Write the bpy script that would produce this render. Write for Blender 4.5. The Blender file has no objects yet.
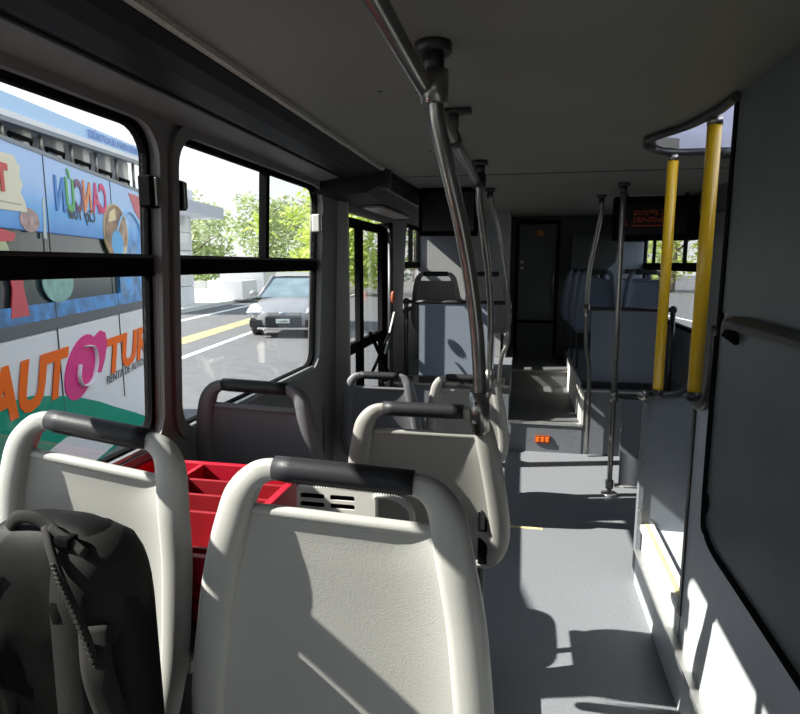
import bpy, bmesh, math, random
from mathutils import Vector, Matrix
random.seed(7)
sc = bpy.context.scene
C = sc.collection
PI = math.pi

# ------------------------------------------------------------------ camera, sky, sun, exposure
cam_d = bpy.data.cameras.new('camera')
cam = bpy.data.objects.new('camera', cam_d)
C.objects.link(cam)
cam_d.sensor_fit = 'HORIZONTAL'
cam_d.sensor_width = 36.0
cam_d.lens = 27.0
cam_d.clip_start = 0.02
cam_d.clip_end = 500
EYE = 1.48
R0 = Vector((0.98009121, 0.1985478, 0.0))            # right
D0 = Vector((0.03041176, -0.15012151, -0.98819971))  # down
F0 = Vector((-0.19620488, 0.96852584, -0.15317095))  # forward
cam.matrix_world = Matrix(((R0.x, -D0.x, -F0.x, 0), (R0.y, -D0.y, -F0.y, 0), (R0.z, -D0.z, -F0.z, EYE), (0, 0, 0, 1)))
sc.camera = cam

world = bpy.data.worlds.new('sky')
sc.world = world
world.use_nodes = True
wn = world.node_tree
bgn = wn.nodes['Background']
tc = wn.nodes.new('ShaderNodeTexCoord')
sx = wn.nodes.new('ShaderNodeSeparateXYZ')
rp = wn.nodes.new('ShaderNodeValToRGB')
wn.links.new(tc.outputs['Generated'], sx.inputs[0])
wn.links.new(sx.outputs['Z'], rp.inputs[0])
rp.color_ramp.elements[0].position = 0.0
rp.color_ramp.elements[0].color = (1.0, 1.0, 1.0, 1)
rp.color_ramp.elements[1].position = 0.9
rp.color_ramp.elements[1].color = (0.62, 0.78, 1.0, 1)
wn.links.new(rp.outputs[0], bgn.inputs[0])
bgn.inputs[1].default_value = 0.68

SUN = Vector((1.0, 0.265, -0.84)).normalized()
sun_d = bpy.data.lights.new('sun', 'SUN')
sun_d.energy = 6.5
sun_d.angle = math.radians(0.53)
sun_d.color = (1.0, 0.955, 0.88)
sun = bpy.data.objects.new('sun', sun_d)
C.objects.link(sun)
sun.rotation_euler = SUN.to_track_quat('-Z', 'Y').to_euler()
sun.location = (-6, -2, 8)

sc.view_settings.view_transform = 'Standard'
sc.view_settings.look = 'None'
sc.view_settings.gamma = 1.0
sc.view_settings.use_curve_mapping = False
sc.view_settings.exposure = 1.05
sc.cycles.use_denoising = True
sc.cycles.max_bounces = 10
sc.cycles.transparent_max_bounces = 24
sc.cycles.sample_clamp_indirect = 8.0

# ------------------------------------------------------------------ materials
MATS = {}
def mat(name, col, rough=0.6, metal=0.0, var=0.0, vscale=8.0, bump=0.0, bscale=60.0, spec=0.5, coat=0.0, emit=None):
    if name in MATS: return MATS[name]
    m = bpy.data.materials.new(name); m.use_nodes = True
    nt = m.node_tree; b = nt.nodes['Principled BSDF']
    b.inputs['Base Color'].default_value = (*col, 1)
    b.inputs['Roughness'].default_value = rough
    b.inputs['Metallic'].default_value = metal
    b.inputs['Specular IOR Level'].default_value = spec
    b.inputs['Coat Weight'].default_value = coat
    if emit:
        b.inputs['Emission Color'].default_value = (*emit[0], 1); b.inputs['Emission Strength'].default_value = emit[1]
    co = nt.nodes.new('ShaderNodeTexCoord')
    if var > 0:
        n = nt.nodes.new('ShaderNodeTexNoise'); n.inputs['Scale'].default_value = vscale; n.inputs['Detail'].default_value = 5
        nt.links.new(co.outputs['Object'], n.inputs['Vector'])
        r = nt.nodes.new('ShaderNodeValToRGB')
        r.color_ramp.elements[0].position = 0.3; r.color_ramp.elements[1].position = 0.7
        r.color_ramp.elements[0].color = (*[max(0, c * (1 - var)) for c in col], 1)
        r.color_ramp.elements[1].color = (*[min(1, c * (1 + var)) for c in col], 1)
        nt.links.new(n.outputs[0], r.inputs[0]); nt.links.new(r.outputs[0], b.inputs['Base Color'])
    if bump > 0:
        n2 = nt.nodes.new('ShaderNodeTexNoise'); n2.inputs['Scale'].default_value = bscale; n2.inputs['Detail'].default_value = 3
        nt.links.new(co.outputs['Object'], n2.inputs['Vector'])
        bp = nt.nodes.new('ShaderNodeBump'); bp.inputs['Strength'].default_value = bump; bp.inputs['Distance'].default_value = 0.004
        nt.links.new(n2.outputs[0], bp.inputs['Height']); nt.links.new(bp.outputs[0], b.inputs['Normal'])
    MATS[name] = m
    return m

def glass(name, tint=(0.97, 0.98, 0.975), gloss=1.0):
    if name in MATS: return MATS[name]
    m = bpy.data.materials.new(name); m.use_nodes = True
    nt = m.node_tree; nt.nodes.clear()
    o = nt.nodes.new('ShaderNodeOutputMaterial'); mx = nt.nodes.new('ShaderNodeMixShader')
    t = nt.nodes.new('ShaderNodeBsdfTransparent'); t.inputs[0].default_value = (*tint, 1)
    g = nt.nodes.new('ShaderNodeBsdfGlossy'); g.inputs['Roughness'].default_value = 0.02
    f = nt.nodes.new('ShaderNodeFresnel'); f.inputs[0].default_value = 1.0 + 0.42 * gloss
    ge = nt.nodes.new('ShaderNodeNewGeometry'); mr = nt.nodes.new('ShaderNodeMapRange')     # same reflectance on both faces of the thin pane
    mr.inputs[3].default_value = 1.0 + 0.42 * gloss; mr.inputs[4].default_value = 1.0 / (1.0 + 0.42 * gloss)
    nt.links.new(ge.outputs['Backfacing'], mr.inputs[0]); nt.links.new(mr.outputs[0], f.inputs[0])
    nt.links.new(f.outputs[0], mx.inputs[0]); nt.links.new(t.outputs[0], mx.inputs[1]); nt.links.new(g.outputs[0], mx.inputs[2])
    nt.links.new(mx.outputs[0], o.inputs[0])
    MATS[name] = m
    return m

M_SEAT2 = mat('seat_plastic_shaded', (0.33, 0.325, 0.30), 0.45, var=0.06, vscale=3, bump=0.12, bscale=330)  # same seat grey, darkened to carry the shade on the seats farther back
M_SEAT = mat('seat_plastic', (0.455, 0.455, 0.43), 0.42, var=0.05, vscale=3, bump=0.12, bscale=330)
M_GRIP = mat('black_grip', (0.020, 0.021, 0.025), 0.48, bump=0.08, bscale=220, spec=0.35)
M_PAD = mat('dark_upholstery', (0.03, 0.033, 0.045), 0.9, var=0.2, vscale=40)
M_STEEL = mat('dull_steel', (0.30, 0.295, 0.27), 0.28, 0.9, var=0.1, vscale=20)
M_DARKMETAL = mat('dark_metal', (0.05, 0.05, 0.052), 0.4, 0.5)
M_FLOOR = mat('speckled_vinyl', (0.20, 0.212, 0.23), 0.55, var=0.12, vscale=90, bump=0.12, bscale=300)
M_STEP = mat('dark_step_vinyl', (0.10, 0.102, 0.105), 0.6, var=0.15, vscale=70)
M_RISER = mat('grey_riser_vinyl', (0.16, 0.17, 0.19), 0.6, var=0.12, vscale=60)
M_CEIL = mat('ceiling_panel', (0.215, 0.208, 0.178), 0.55, var=0.05, vscale=2.5, bump=0.08, bscale=8)
M_WALL = mat('wall_grey_plastic', (0.20, 0.20, 0.195), 0.5, var=0.05, vscale=4, bump=0.1, bscale=120)
M_PART = mat('partition_panel', (0.105, 0.118, 0.122), 0.42, var=0.10, vscale=5, bump=0.08, bscale=140)
M_PARTL = mat('partition_lower', (0.50, 0.52, 0.54), 0.5, var=0.05, vscale=6)
M_BLACK = mat('black_rubber', (0.008, 0.008, 0.009), 0.85, spec=0.03)
M_DUCT = mat('black_duct', (0.009, 0.0095, 0.012), 0.55, var=0.1, vscale=6, spec=0.25)
M_DARKWALL = mat('dark_bulkhead', (0.045, 0.05, 0.052), 0.6, var=0.1, vscale=5)
M_STRIP = mat('perforated_strip', (0.45, 0.44, 0.38), 0.5, var=0.35, vscale=140)
M_YELLOW = mat('yellow_enamel', (0.82, 0.50, 0.015), 0.35, coat=0.3)
M_YLINE = mat('yellow_line', (0.75, 0.66, 0.32), 0.6, var=0.2, vscale=40)
M_WHITE = mat('white_plastic', (0.74, 0.73, 0.68), 0.4, var=0.04, vscale=9)
M_BOARD = mat('guard_board', (0.24, 0.275, 0.34), 0.5, var=0.04, vscale=5)
M_RED = mat('red_plastic', (0.48, 0.010, 0.030), 0.38, var=0.08, vscale=10)
M_REDIN = mat('red_plastic_shaded', (0.30, 0.006, 0.014), 0.5, var=0.12, vscale=14)  # tray red with the inner shade put into its colour; printed marks share it
M_BAG = mat('black_nylon', (0.0045, 0.0045, 0.0044), 0.55, var=0.2, vscale=12, bump=0.15, bscale=700, spec=0.16)
M_BAG2 = mat('charcoal_padding', (0.0115, 0.0108, 0.010), 0.9, var=0.15, vscale=30, bump=0.2, bscale=600)
M_GLASS = glass('window_glass')
M_DKGLASS = glass('tinted_glass', (0.30, 0.33, 0.33))
M_SILVER = mat('worn_aluminium', (0.62, 0.62, 0.60), 0.35, 0.8, var=0.1, vscale=30)
M_ORANGE = mat('orange_lens', (0.85, 0.16, 0.01), 0.3)
M_LAV = mat('pale_lavender_panel', (0.62, 0.64, 0.74), 0.5)

# ------------------------------------------------------------------ mesh builder
class MB:
    def __init__(self): self.v = []; self.f = []; self.s = []
    def add(self, vs, fs, smooth=False):
        n = len(self.v); self.v += [tuple(p) for p in vs]
        self.f += [tuple(i + n for i in q) for q in fs]; self.s += [smooth] * len(fs)
        return self
    def box(self, x0, x1, y0, y1, z0, z1):
        vs = [(x, y, z) for x in (x0, x1) for y in (y0, y1) for z in (z0, z1)]
        return self.add(vs, [(0, 1, 3, 2), (4, 6, 7, 5), (0, 4, 5, 1), (2, 3, 7, 6), (0, 2, 6, 4), (1, 5, 7, 3)])
    def prism(self, poly, a0, a1, axis='x'):
        n = len(poly)
        def p(a, u, w): return (a, u, w) if axis == 'x' else ((u, a, w) if axis == 'y' else (u, w, a))
        vs = [p(a0, *q) for q in poly] + [p(a1, *q) for q in poly]
        fs = [tuple(range(n))[::-1], tuple(range(n, 2 * n))] + [(i, (i + 1) % n, n + (i + 1) % n, n + i) for i in range(n)]
        return self.add(vs, fs)
    def tube(self, pts, r, seg=12, smooth_path=False, closed=False, ry=None, up=None):
        pts = [Vector(p) for p in pts]
        rs = r if isinstance(r, (list, tuple)) else [r] * len(pts)
        if smooth_path:
            pts, rs = catmull(pts, rs, closed)
        n = len(pts); vs = []; fs = []; prev = None
        for i, p in enumerate(pts):
            a = pts[(i - 1) % n] if (closed or i > 0) else p
            b = pts[(i + 1) % n] if (closed or i < n - 1) else p
            t = (b - a).normalized()
            if up is not None: u = Vector(up)
            elif prev is None: u = Vector((0, 0, 1)) if abs(t.z) < 0.9 else Vector((0, 1, 0))
            else: u = prev
            u = (u - t * u.dot(t)).normalized(); prev = u
            w = t.cross(u)
            k = ry if ry else 1.0
            for j in range(seg):
                th = 2 * PI * j / seg
                vs.append(p + (u * math.cos(th) * k + w * math.sin(th)) * rs[i])
        m = n if closed else n - 1
        for i in range(m):
            for j in range(seg):
                a = i * seg + j; b = i * seg + (j + 1) % seg
                c = ((i + 1) % n) * seg + (j + 1) % seg; d = ((i + 1) % n) * seg + j
                fs.append((a, b, c, d))
        self.add(vs, fs, True)
        if not closed:
            k0 = len(self.v) - n * seg
            self.f.append(tuple(range(k0, k0 + seg))[::-1]); self.s.append(False)
            k1 = k0 + (n - 1) * seg
            self.f.append(tuple(range(k1, k1 + seg))); self.s.append(False)
        return self
    def grid(self, fn, nu, nv, smooth=True):
        vs = [fn(i / nu, j / nv) for j in range(nv + 1) for i in range(nu + 1)]
        fs = [(j * (nu + 1) + i, j * (nu + 1) + i + 1, (j + 1) * (nu + 1) + i + 1, (j + 1) * (nu + 1) + i) for j in range(nv) for i in range(nu)]
        return self.add(vs, fs, smooth)
    def ball(self, c, rx, ry, rz, nu=16, nv=10):
        def fn(u, v):
            a = 2 * PI * u; b = PI * (v - 0.5)
            return (c[0] + rx * math.cos(b) * math.cos(a), c[1] + ry * math.cos(b) * math.sin(a), c[2] + rz * math.sin(b))
        return self.grid(fn, nu, nv)
    def build(self, name, m, parent=None, bevel=0.0, bseg=2):
        me = bpy.data.meshes.new(name)
        me.from_pydata(self.v, [], self.f)
        me.polygons.foreach_set('use_smooth', self.s)
        bm = bmesh.new(); bm.from_mesh(me)
        bmesh.ops.remove_doubles(bm, verts=bm.verts, dist=1e-6)
        bmesh.ops.recalc_face_normals(bm, faces=bm.faces)
        bm.to_mesh(me); bm.free()
        me.materials.append(m)
        o = bpy.data.objects.new(name, me); C.objects.link(o)
        if parent is not None: o.parent = parent
        if bevel > 0:
            b = o.modifiers.new('bevel', 'BEVEL'); b.width = bevel; b.segments = bseg; b.limit_method = 'ANGLE'
        return o

def catmull(pts, rs, closed=False, k=6):
    n = len(pts); out = []; ro = []
    m = n if closed else n - 1
    for i in range(m):
        p0 = pts[(i - 1) % n] if (closed or i > 0) else pts[0] * 2 - pts[1]
        p1 = pts[i]; p2 = pts[(i + 1) % n]
        p3 = pts[(i + 2) % n] if (closed or i + 2 < n) else pts[-1] * 2 - pts[-2]
        for j in range(k):
            t = j / k
            out.append(0.5 * ((2 * p1) + (p2 - p0) * t + (2 * p0 - 5 * p1 + 4 * p2 - p3) * t * t + (3 * p1 - p0 - 3 * p2 + p3) * t ** 3))
            ro.append(rs[i] * (1 - t) + rs[(i + 1) % n] * t)
    if not closed: out.append(pts[-1].copy()); ro.append(rs[-1])
    return out, ro

def tag(o, label=None, cat=None, group=None, kind=None):
    if label: o['label'] = label
    if cat: o['category'] = cat
    if group: o['group'] = group
    if kind: o['kind'] = kind
    return o
def thing(name, label, cat, loc=(0, 0, 0), rz=0, group=None):
    o = bpy.data.objects.new(name, None); C.objects.link(o)
    o.empty_display_size = 0.1
    o.location = loc; o.rotation_euler = (0, 0, rz)
    return tag(o, label, cat, group)
def struct(o, label=None, cat='structure'):
    o['kind'] = 'structure'
    if label: o['label'] = label; o['category'] = cat
    return o
def rrect(y0, y1, z0, z1, r, n=6):
    p = []
    for cy, cz, a0 in ((y1 - r, z1 - r, 0), (y0 + r, z1 - r, 90), (y0 + r, z0 + r, 180), (y1 - r, z0 + r, 270)):
        for k in range(n + 1):
            a = math.radians(a0 + 90 * k / n); p.append((cy + r * math.cos(a), cz + r * math.sin(a)))
    return p
def holed(name, outer, holes, a0, a1, m, parent=None, axis='x', warp=None):
    """flat slab of given thickness with holes; outlines are (u, w) lists"""
    cu = bpy.data.curves.new(name + '_outline', 'CURVE'); cu.dimensions = '2D'; cu.fill_mode = 'BOTH'
    cu.extrude = abs(a1 - a0) / 2
    for poly in [outer] + holes:
        sp = cu.splines.new('POLY'); sp.points.add(len(poly) - 1); sp.use_cyclic_u = True
        for q, (u, w) in zip(sp.points, poly): q.co = (u, w, 0, 1)
    t = bpy.data.objects.new('outline_tmp', cu); C.objects.link(t)
    dg = bpy.context.evaluated_depsgraph_get()
    me = bpy.data.meshes.new_from_object(t.evaluated_get(dg))
    bpy.data.objects.remove(t); bpy.data.curves.remove(cu)
    mid = (a0 + a1) / 2
    for v in me.vertices:
        u, w, d = v.co
        p = (mid + d, u, w) if axis == 'x' else ((u, mid + d, w) if axis == 'y' else (u, w, mid + d))
        v.co = warp(p) if warp else p
    me.materials.clear(); me.materials.append(m)
    bm = bmesh.new(); bm.from_mesh(me); bmesh.ops.recalc_face_normals(bm, faces=bm.faces); bm.to_mesh(me); bm.free()
    me.name = name
    o = bpy.data.objects.new(name, me); C.objects.link(o)
    if parent is not None: o.parent = parent
    return o
def ring(name, poly, w, x0, x1, m, parent, warp=None):
    """frame that follows a closed outline, w wide inward"""
    cy = sum(p[0] for p in poly) / len(poly); cz = sum(p[1] for p in poly) / len(poly)
    ys = [p[0] for p in poly]; zs = [p[1] for p in poly]
    hy = (max(ys) - min(ys)) / 2; hz = (max(zs) - min(zs)) / 2
    inner = [(cy + (p[0] - cy) * (hy - w) / hy, cz + (p[1] - cz) * (hz - w) / hz) for p in poly]
    return holed(name, poly, [inner], x0, x1, m, parent, 'x', warp)
def copy_tree(o, parent=None):
    c = o.copy(); C.objects.link(c); c.parent = parent
    for ch in list(o.children): copy_tree(ch, c)
    return c
def text_mesh(name, s, size, m, parent, depth=0.004, shear=0.0, align='LEFT', xscale=1.0, bold=0.0):
    cu = bpy.data.curves.new(name + '_font', 'FONT'); cu.body = s; cu.size = size; cu.extrude = depth; cu.shear = shear
    cu.align_x = align; cu.offset = bold; cu.resolution_u = 3
    t = bpy.data.objects.new('text_tmp', cu); C.objects.link(t)
    dg = bpy.context.evaluated_depsgraph_get()
    me = bpy.data.meshes.new_from_object(t.evaluated_get(dg))
    bpy.data.objects.remove(t); bpy.data.curves.remove(cu)
    for v in me.vertices: v.co.x *= xscale
    me.materials.clear(); me.materials.append(m); me.name = name
    o = bpy.data.objects.new(name, me); C.objects.link(o)
    if parent is not None: o.parent = parent
    return o

# ================================================================== THE SETTING: floor, ceiling, walls
CEIL = 1.95
XL, XR = -1.10, 1.28
YB, YF = 7.2, -2.2
GZ = -0.45
def ceil_z(y): return CEIL + max(0, y - 3.3) * 0.018

floor = struct(MB().box(XL - 0.02, XR + 0.02, YF, YB, -0.05, 0.0).build('floor', M_FLOOR), 'grey speckled vinyl aisle floor with sunlit patches', 'floor')
MB().box(XL, -0.10, -1.6, 1.50, 0.0, 0.28).build('podium', M_RISER, floor)
MB().box(XL, -0.12, 1.50, 2.15, 0.0, 0.19).build('podium', M_RISER, floor)
MB().box(-0.08, 0.49, 4.76, 6.22, 0.0, 0.235).build('step', M_STEP, floor)
MB().box(-0.08, 0.49, 6.22, YB, 0.0, 0.40).build('step', M_STEP, floor)
MB().box(-0.08, 0.49, 4.745, 4.76, 0.0, 0.225).build('riser', M_RISER, floor)
MB().box(-0.08, 0.49, 4.735, 4.775, 0.225, 0.243).build('step_nosing', M_SILVER, floor)
MB().box(-0.08, 0.49, 6.205, 6.24, 0.392, 0.406).build('step_nosing', M_STEEL, floor)
MB().box(0.49, XR, 4.75, YB, 0.0, 0.505).build('platform', M_RISER, floor)
MB().box(0.485, XR, 4.735, 4.78, 0.505, 0.52).build('platform_edge', M_SILVER, floor)
MB().box(0.475, 0.495, 4.735, 6.2, 0.235, 0.52).build('platform_edge', M_WHITE, floor)
MB().box(XL, -0.08, 4.75, YB, 0.0, 0.505).build('platform', M_RISER, floor)
MB().box(XL, -0.075, 4.735, 4.78, 0.505, 0.52).build('platform_edge', M_STEEL, floor)
MB().box(-0.06, 0.155, 3.285, 3.305, 0.0, 0.003).build('yellow_stripe', M_YLINE, floor)

# ceiling with the stairwell opening
hole = [(0.59, 0.9), (0.58, 1.75), (0.572, 2.05), (0.535, 2.24), (0.470, 2.40), (0.455, 2.50), (0.480, 2.60), (0.545, 2.71), (0.63, 2.76), (1.24, 2.76), (1.24, 0.9)]
ceiling = struct(holed('ceiling', [(XL - 0.05, YF), (XR + 0.05, YF), (XR + 0.05, 3.33), (XL - 0.05, 3.33)], [hole], CEIL, CEIL + 0.04, M_CEIL, axis='z'),
                 'low dull grey panelled bus ceiling', 'ceiling')
cp = MB()
cp.prism([(3.34, CEIL), (YB + 0.05, ceil_z(YB + 0.05)), (YB + 0.05, ceil_z(YB) + 0.04), (3.34, CEIL + 0.04)], XL - 0.05, XR + 0.05, 'x')
cp.build('ceiling_panel', M_CEIL, ceiling)
MB().box(XL, XR, 3.325, 3.345, CEIL - 0.002, CEIL + 0.03).build('seam', M_DARKMETAL, ceiling)
for yy in (1.7, 0.6, 2.6):
    MB().ball((-0.40, yy, CEIL), 0.008, 0.008, 0.003, 10, 6).build('screw', M_DARKMETAL, ceiling)
# stairwell shaft above the opening
sh = MB()
top = CEIL + 0.9
for (x0, x1, y0, y1) in ((0.44, 1.28, 2.765, 2.80), (1.24, 1.28, 0.86, 2.76), (0.44, 1.28, 0.86, 0.90), (0.42, 0.46, 0.86, 2.79)):
    sh.box(x0, x1, y0, y1, CEIL + 0.04, top)
sh.box(0.56, 1.24, 2.752, 2.764, CEIL - 0.001, CEIL + 0.06)
sh.build('stairwell_shaft', M_LAV, ceiling)

# left wall: leans inward towards the roof, with three window openings and a doorway
def lean(p):
    x, y, z = p
    return (x + max(0.0, z - 0.6) * 0.045, y, z)
WZ0, WZ1 = 0.93, 1.875
WIN = [(1.72, 3.075), (0.35, 1.62), (-1.105, 0.165)]
win_out = [rrect(a, b, WZ0, WZ1, 0.085) for a, b in WIN]
doorhole = [(3.40, 0.02), (4.78, 0.02), (4.78, 1.80), (3.40, 1.80)]
rear_win = rrect(5.45, 6.85, 1.02, 1.85, 0.06)
wall_left = struct(holed('wall_left', [(YF, -0.05), (YB, -0.05), (YB, 2.05), (YF, 2.05)], win_out + [doorhole, rear_win], XL - 0.055, XL, M_WALL, warp=lean),
                   'grey plastic side wall with rounded window openings', 'wall')
# raised rounded trim around each window
for (a, b) in WIN:
    ring('window_surround', rrect(a - 0.035, b + 0.035, WZ0 - 0.035, WZ1 + 0.03, 0.11), 0.034, XL - 0.002, XL + 0.014, M_WALL, wall_left, lean)
MB().box(-1.10, -0.985, 3.37, 3.395, 0.0, 1.84).build('draught_screen', mat('screen_pale', (0.50, 0.50, 0.48), 0.5), wall_left, 0.008)
MB().box(-1.102, -1.088, 3.17, 3.185, 0.0, 1.85).build('cover_strip', M_DARKMETAL, wall_left)

def lean_off(z): return max(0.0, z - 0.6) * 0.045
def make_window(n, a, b, label, divider, latches):
    w = thing('window_%d' % n, None, None, (0, 0, 0))
    struct(w, label, 'window')
    ring('frame', rrect(a, b, WZ0, WZ1, 0.085), 0.018, XL - 0.042, XL - 0.018, M_BLACK, w, lean)
    bz0, bz1 = 1.445, 1.508
    MB().box(XL - 0.045 + 0.04, XL - 0.008 + 0.04, a + 0.005, b - 0.005, bz0, bz1).build('middle_bar', M_BLACK, w, 0.004)
    MB().box(XL - 0.012 + 0.04, XL - 0.002 + 0.04, a + 0.005, b - 0.005, bz0 + 0.052, bz0 + 0.060).build('slide_track', M_DARKMETAL, w)
    for d in divider:
        bar = MB(); bar.add([lean((x, y, z)) for x in (XL - 0.045, XL - 0.012) for y in (d - 0.017, d + 0.017) for z in (bz1, WZ1 - 0.01)],
                            [(0, 1, 3, 2), (4, 6, 7, 5), (0, 4, 5, 1), (2, 3, 7, 6), (0, 2, 6, 4), (1, 5, 7, 3)])
        bar.build('divider_bar', M_BLACK, w)
    cuts = [a + 0.02] + list(divider) + [b - 0.02]
    for c0, c1 in zip(cuts, cuts[1:]):
        g = MB(); g.add([lean((x, y, z)) for x in (XL - 0.034, XL - 0.029) for y in (c0, c1) for z in (bz1 - 0.005, WZ1 - 0.015)],
                        [(0, 1, 3, 2), (4, 6, 7, 5), (0, 4, 5, 1), (2, 3, 7, 6), (0, 2, 6, 4), (1, 5, 7, 3)])
        g.build('pane', M_GLASS, w)
    g = MB(); g.add([lean((x, y, z)) for x in (XL - 0.036, XL - 0.031) for y in (a + 0.02, b - 0.02) for z in (WZ0 + 0.015, bz0 + 0.005)],
                    [(0, 1, 3, 2), (4, 6, 7, 5), (0, 4, 5, 1), (2, 3, 7, 6), (0, 2, 6, 4), (1, 5, 7, 3)])
    g.build('pane', M_GLASS, w)
    for (y, z, m) in latches:
        x = XL + lean_off(z)
        l = MB().box(x - 0.03, x + 0.012, y - 0.022, y + 0.022, z - 0.045, z + 0.045).build('latch', m, w, 0.006)
        MB().box(x + 0.010, x + 0.022, y - 0.008, y + 0.008, z - 0.04, z + 0.04).build('latch_grip', M_STEEL, l, 0.003)
    MB().box(XL - 0.03, XL + 0.018, a + 0.05, b - 0.05, WZ0 - 0.012, WZ0 + 0.012).build('sill', M_SILVER, w, 0.004)
    return w
make_window(1, *WIN[0], 'window facing the silver car, split above by an upright bar', [2.435], [(3.05, 1.69, M_WHITE), (1.745, 1.69, M_BLACK)])
make_window(2, *WIN[1], 'near window showing the colourful tour bus outside', [0.985], [(1.598, 1.685, M_BLACK)])
make_window(3, *WIN[2], 'side window beside the photographer, out of the frame', [-0.47], [])
# rear left window
w4 = thing('window_4', None, None); struct(w4, 'small far window behind the left guard board', 'window')
ring('frame', rear_win, 0.03, XL - 0.05, XL - 0.01, M_BLACK, w4, lean)
MB().box(XL - 0.02, XL + 0.03, 5.46, 6.84, 1.44, 1.50).build('middle_bar', M_BLACK, w4)
for d in (5.9, 6.35): MB().box(XL - 0.01, XL + 0.03, d - 0.02, d + 0.02, 1.50, 1.84).build('divider_bar', M_BLACK, w4)
MB().box(XL - 0.015, XL - 0.01, 5.47, 6.83, 1.04, 1.835).build('pane', M_GLASS, w4)

# black air duct and perforated strip along the ceiling
prof = [(-0.70, 1.95), (-0.705, 1.935), (-0.735, 1.918), (-0.79, 1.908), (-0.86, 1.905), (-0.90, 1.912), (-0.92, 1.925), (-0.93, 1.96)]
dm = MB()
dm.prism([(x, z) for x, z in prof], YF, 3.02, 'y')
trim_1 = struct(dm.build('trim_1', M_DUCT), 'black padded air duct along the ceiling edge above windows', 'duct')
MB().prism([(-0.90, 1.905), (-0.915, 1.915), (-1.04, 1.895), (-1.05, 1.96), (-0.90, 1.96)], YF, 3.25, 'y').build('cove_panel', M_WALL, trim_1)
MB().box(-0.707, -0.685, YF, 3.0, 1.938, 1.95).build('trim_2', M_STRIP)
struct(bpy.data.objects['trim_2'], 'perforated beige metal strip along the ceiling edge', 'trim')
MB().tube([(-0.902, YF, 1.907), (-0.902, 3.2, 1.907)], 0.006, 8).build('edge_bead', M_DARKMETAL, trim_1)

# right wall with rear windows (behind the stair enclosure)
rw = [rrect(4.75, 5.95, 0.95, 1.80, 0.07), rrect(6.05, 7.05, 0.95, 1.80, 0.07)]
wall_right = struct(holed('wall_right', [(YF, -0.05), (YB, -0.05), (YB, 2.1), (YF, 2.1)], rw, XR, XR + 0.05, M_WALL), 'far side wall of the bus with rear windows', 'wall')
for i, p in enumerate(rw):
    w = thing('window_%d' % (5 + i), None, None)
    struct(w, ['far side window showing the sunlit road', 'rearmost far side window beside the dark bulkhead'][i], 'window')
    ring('frame', p, 0.03, XR + 0.005, XR + 0.04, M_BLACK, w)
    y0 = min(q[0] for q in p); y1 = max(q[0] for q in p)
    MB().box(XR + 0.004, XR + 0.03, y0, y1, 1.42, 1.49).build('middle_bar', M_BLACK, w)
    MB().box(XR + 0.005, XR + 0.03, (y0 + y1) / 2 - 0.02, (y0 + y1) / 2 + 0.02, 1.49, 1.78).build('divider_bar', M_BLACK, w)
    MB().box(XR + 0.018, XR + 0.023, y0 + 0.02, y1 - 0.02, 0.97, 1.78).build('pane', M_GLASS, w)
MB().box(1.18, XR, 3.0, YB, 1.82, 2.02).build('cove', M_DARKWALL, wall_right)

# rear bulkhead with service door
wall_back = struct(MB().box(XL - 0.05, XR + 0.05, YB, YB + 0.06, -0.05, 2.1).build('wall_back', M_DARKWALL), 'dark rear bulkhead of the bus', 'wall')
MB().box(XL, -0.145, 6.35, YB, 0.50, 2.02).build('engine_housing', mat('rear_housing', (0.33, 0.33, 0.34), 0.6, var=0.05), wall_back, 0.01)
MB().box(0.88, XR, 7.0, YB, 0.50, 1.72).build('engine_housing', M_BOARD, wall_back, 0.01)
MB().prism([(0.52, 1.35), (0.62, 1.30), (0.80, 1.33), (0.98, 1.50), (1.02, 1.75), (0.52, 1.80)], 6.9, 7.0, 'y').build('curved_cover', M_DARKWALL, wall_back)
door_2 = thing('door_2', None, None, (0, 0, 0)); struct(door_2, 'closed dark service door at the rear with a small orange sign', 'door')
MB().box(-0.05, 0.37, YB - 0.03, YB - 0.005, 0.83, 1.93).build('leaf', mat('dark_door', (0.06, 0.065, 0.065), 0.55, var=0.08), door_2, 0.006)
fr = MB()
for (x0, x1, z0, z1) in ((-0.085, -0.05, 0.40, 1.97), (0.37, 0.405, 0.40, 1.97), (-0.085, 0.405, 1.93, 1.97), (-0.085, 0.405, 0.80, 0.83)):
    fr.box(x0, x1, YB - 0.045, YB - 0.004, z0, z1)
fr.build('frame', M_BLACK, door_2)
MB().box(-0.05, 0.37, YB - 0.028, YB - 0.004, 0.40, 0.80).build('kick_panel', M_DARKWALL, door_2)
MB().box(0.135, 0.235, YB - 0.034, YB - 0.03, 1.795, 1.865).build('sign', mat('door_sign', (0.30, 0.09, 0.03), 0.5), door_2)
MB().tube([(0.185, YB - 0.036, 1.81), (0.205, YB - 0.036, 1.81), (0.205, YB - 0.036, 1.85), (0.17, YB - 0.036, 1.85), (0.165, YB - 0.036, 1.83), (0.20, YB - 0.036, 1.83)], 0.005, 6).build('sign_mark', mat('sign_ochre', (0.55, 0.40, 0.10), 0.5), door_2)
for z in (1.50, 1.435):
    MB().ball((-0.012, YB - 0.035, z), 0.02, 0.02, 0.02, 12, 8).build('knob', M_SILVER, door_2)
MB().tube([(0.345, YB - 0.045, 1.0), (0.345, YB - 0.045, 1.62)], 0.009, 8).build('pull_bar', M_STEEL, door_2)

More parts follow.
